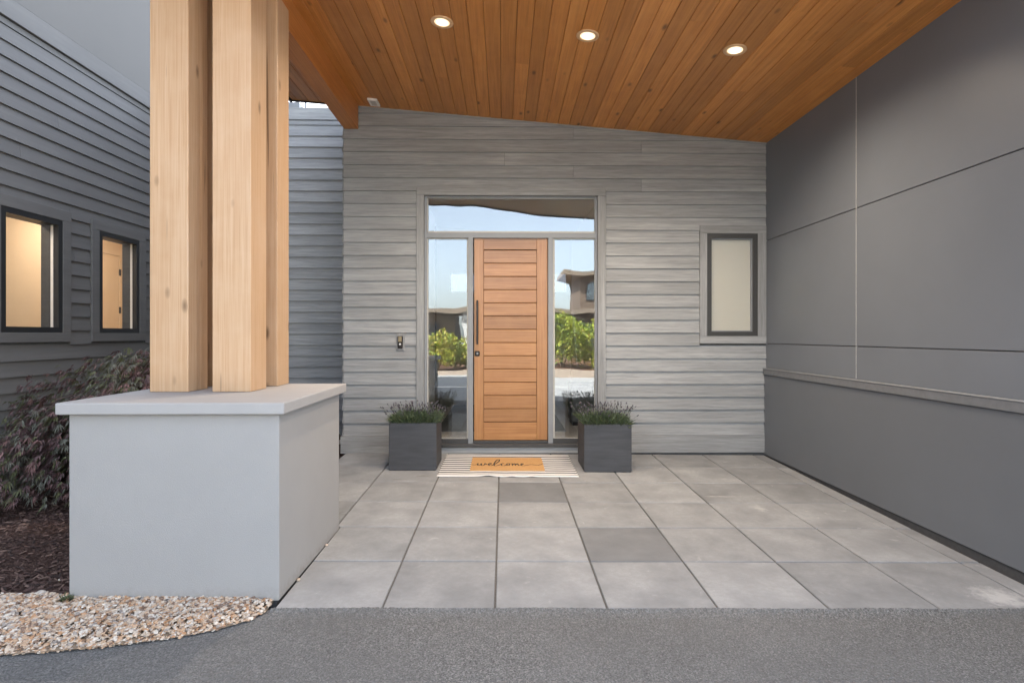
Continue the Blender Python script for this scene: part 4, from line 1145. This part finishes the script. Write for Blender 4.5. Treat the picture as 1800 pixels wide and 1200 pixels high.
# ------------------------------------------------------------------ across the drive (seen mirrored in the entry glass)
bed_y = -9.3
tag(boxes('planting_kerb', [((-9, 11), (bed_y - .15, bed_y), (gz(0, -9) - .2, gz(0, -9) + .28))], plain('kerb_sandstone', (0.45, 0.34, 0.25), .8)), 'low sandstone coloured kerb of the planting bed across the drive', 'kerb')
tag(mesh('planting_soil', [(-9, bed_y - .15, gz(0, -9) + .2), (11, bed_y - .15, gz(0, -9) + .2), (11, -16, gz(0, -9) + .5), (-9, -16, gz(0, -9) + .5)], [(0, 1, 2, 3)], plain('bed_bark', (0.16, 0.07, 0.035), .95, .3, 20)), 'reddish bark soil of the bed across the drive', kind='structure')
LM = [leafmat('leaf_yellow_green', (0.48, 0.50, 0.07), .5, .35), leafmat('leaf_green', (0.24, 0.32, 0.05), .5, .35), leafmat('leaf_dark', (0.07, 0.10, 0.03), .5, .3), leafmat('leaf_gold', (0.55, 0.43, 0.10), .5, .35)]
def bush(name, cx, cy, rx, ry, rz, nl, wts, lab, seed, ls=.07, grp='shrubs in the bed across the drive', cat='bush', tr=0.0):
    rg = random.Random(seed); z0 = gz(cx, -9) + .3
    t = thing(name, (cx, cy, z0), lab, cat, grp)
    v, f = [], []
    for k in range(7):
        a = rg.uniform(0, 6.28); n = len(v); e = Vector((cx + math.cos(a) * rx * .5, cy + math.sin(a) * ry * .5, z0 + tr + rz * 1.2)); b = Vector((cx, cy, z0 - .1)); m_ = (b + e) / 2 + Vector((0, 0, .2))
        r = .03 if not tr else .09
        for q, w in ((b, r), (m_, r * .6), (e, r * .2)):
            for kk in range(5): v.append(q + Vector((math.cos(kk * 1.2566) * w, math.sin(kk * 1.2566) * w, 0)))
        for j in range(2):
            for kk in range(5):
                k2 = (kk + 1) % 5; f.append((n + j * 5 + kk, n + j * 5 + k2, n + j * 5 + 5 + k2, n + j * 5 + 5 + kk))
    mesh('stems', v, f, plain('twig', (0.10, 0.07, 0.05), .9) if 'twig' not in bpy.data.materials else bpy.data.materials['twig'], t)
    v, f, mi = [], [], []
    cl_ = [(rg.uniform(-.75, .75), rg.uniform(-.75, .75), rg.uniform(-.7, .85), rg.uniform(.28, .5)) for _ in range(26)]
    for i in range(nl):
        a, b, c, r = rg.choice(cl_)
        d = Vector((rg.gauss(0, 1), rg.gauss(0, 1), rg.gauss(0, 1))).normalized() * r * rg.uniform(.7, 1.05)
        q = Vector((cx + (a + d.x) * rx, cy + (b + d.y) * ry, z0 + tr + rz + (c + d.z) * rz))
        if q.z < z0: q.z = z0 + rg.uniform(0, .1)
        u_ = Vector((rg.gauss(0, 1), rg.gauss(0, 1), rg.gauss(0, 1))).normalized(); w_ = u_.orthogonal().normalized(); s = ls * rg.uniform(.6, 1.3); n = len(v)
        v += [q - u_ * s, q + w_ * s * .5, q + u_ * s, q - w_ * s * .5]; f.append((n, n + 1, n + 2, n + 3)); mi.append(rg.choices(range(4), wts)[0])
    mesh('foliage', v, f, LM, t, midx=mi)
bs = [(-4.6, -11.6, 1.1, 1.0, .75, (2, 4, 2, 3), 'loose golden shrub at the far left of the bed across the drive'),
      (-2.9, -10.6, .9, .8, .70, (3, 3, 1, 5), 'gold leaved shrub mirrored in the left part of the left sidelight'),
      (-1.6, -11.2, .9, .9, .62, (5, 4, 1, 2), 'yellow green shrub mirrored beside the door in the left sidelight'),
      (-.2, -11.4, 1.0, .9, .7, (4, 4, 2, 1), 'mid green shrub across the drive straight behind the door line'),
      (1.3, -11.3, 1.0, 1.0, .95, (3, 5, 3, 1), 'green shrub across the drive just right of the door line'),
      (2.6, -10.8, 1.1, 1.0, 1.15, (6, 4, 2, 1), 'tall yellow green shrub mirrored in the left part of the right sidelight'),
      (4.0, -11.0, 1.2, 1.0, 1.05, (6, 4, 2, 1), 'rounded yellow green shrub mirrored in the right part of the right sidelight'),
      (5.8, -11.4, 1.2, 1.0, .9, (3, 5, 2, 2), 'green shrub at the far right of the bed across the drive')]
for i, (x, y, a, b, c, w, lab) in enumerate(bs): bush('garden_shrub', x, y, a, b, c, 2600, w, lab, 40 + i)
bush('garden_tree', -8.6, -24, 2.6, 2.6, 2.4, 4200, (2, 5, 4, 0), 'broad green tree left of the house across the drive', 71, .16, 'trees beside the house across the drive', 'tree', 1.6)
bush('garden_tree', 12.5, -26, 2.8, 2.6, 2.8, 4200, (1, 5, 5, 0), 'dark green tree right of the house across the drive', 72, .16, 'trees beside the house across the drive', 'tree', 1.8)
# house across the drive
nh = thing('neighbour_house', (2, -24, gz(0, -9)), 'brown flat roofed house with a square tower across the drive', 'house')
g0 = gz(0, -9)
def nb(u, dist): return (u - 885) / FPX * dist
nw = plain('neighbour_wall', (0.15, 0.10, 0.065), .8, .1, 2); nt2 = plain('neighbour_trim', (0.24, 0.175, 0.12), .8); nwh = plain('neighbour_pale', (0.62, 0.57, 0.50), .8)
boxes('wall', [((-6.5, -3.1), (-27, -22.4), (g0, g0 + 3.0)), ((3.2, 9.5), (-27, -22.0), (g0, g0 + 3.1))], nw, nh)
boxes('tower_wall', [((4.7, 8.4), (-26.5, -22.3), (g0 + 3.3, g0 + 5.6))], nw, nh)
box('roof', (-7.2, 10.4), (-28, -20.9), (g0 + 3.05, g0 + 3.35), nt2, nh)
box('tower_roof', (4.1, 9.1), (-27.2, -21.6), (g0 + 5.6, g0 + 5.85), nt2, nh)
for x in (-2.5, .2, 2.4): box('carport_post', (x, x + .25), (-21.6, -21.3), (g0, g0 + 3.05), nwh, nh)
for x, z0, z1 in ((5.2, 3.9, 5.2), (6.3, 3.9, 5.2), (7.3, 3.9, 5.2)):
    w_ = box('window', (x, x + .8), (-22.29, -22.25), (g0 + z0, g0 + z1), M['black'], nh); box('pane', (x + .06, x + .74), (-22.249, -22.24), (g0 + z0 + .06, g0 + z1 - .06), M['glass_entry'], w_)
for x, z0, z1 in ((-5.6, .9, 2.3), (4.4, .9, 2.4), (6.8, .9, 2.4)):
    w_ = box('window', (x, x + 1.4), (-22.39 if x < 0 else -21.99, -22.34 if x < 0 else -21.94), (g0 + z0, g0 + z1), M['black'], nh); yy = -22.339 if x < 0 else -21.939
    box('pane', (x + .07, x + 1.33), (yy, yy + .008), (g0 + z0 + .07, g0 + z1 - .07), M['glass_entry'], w_)
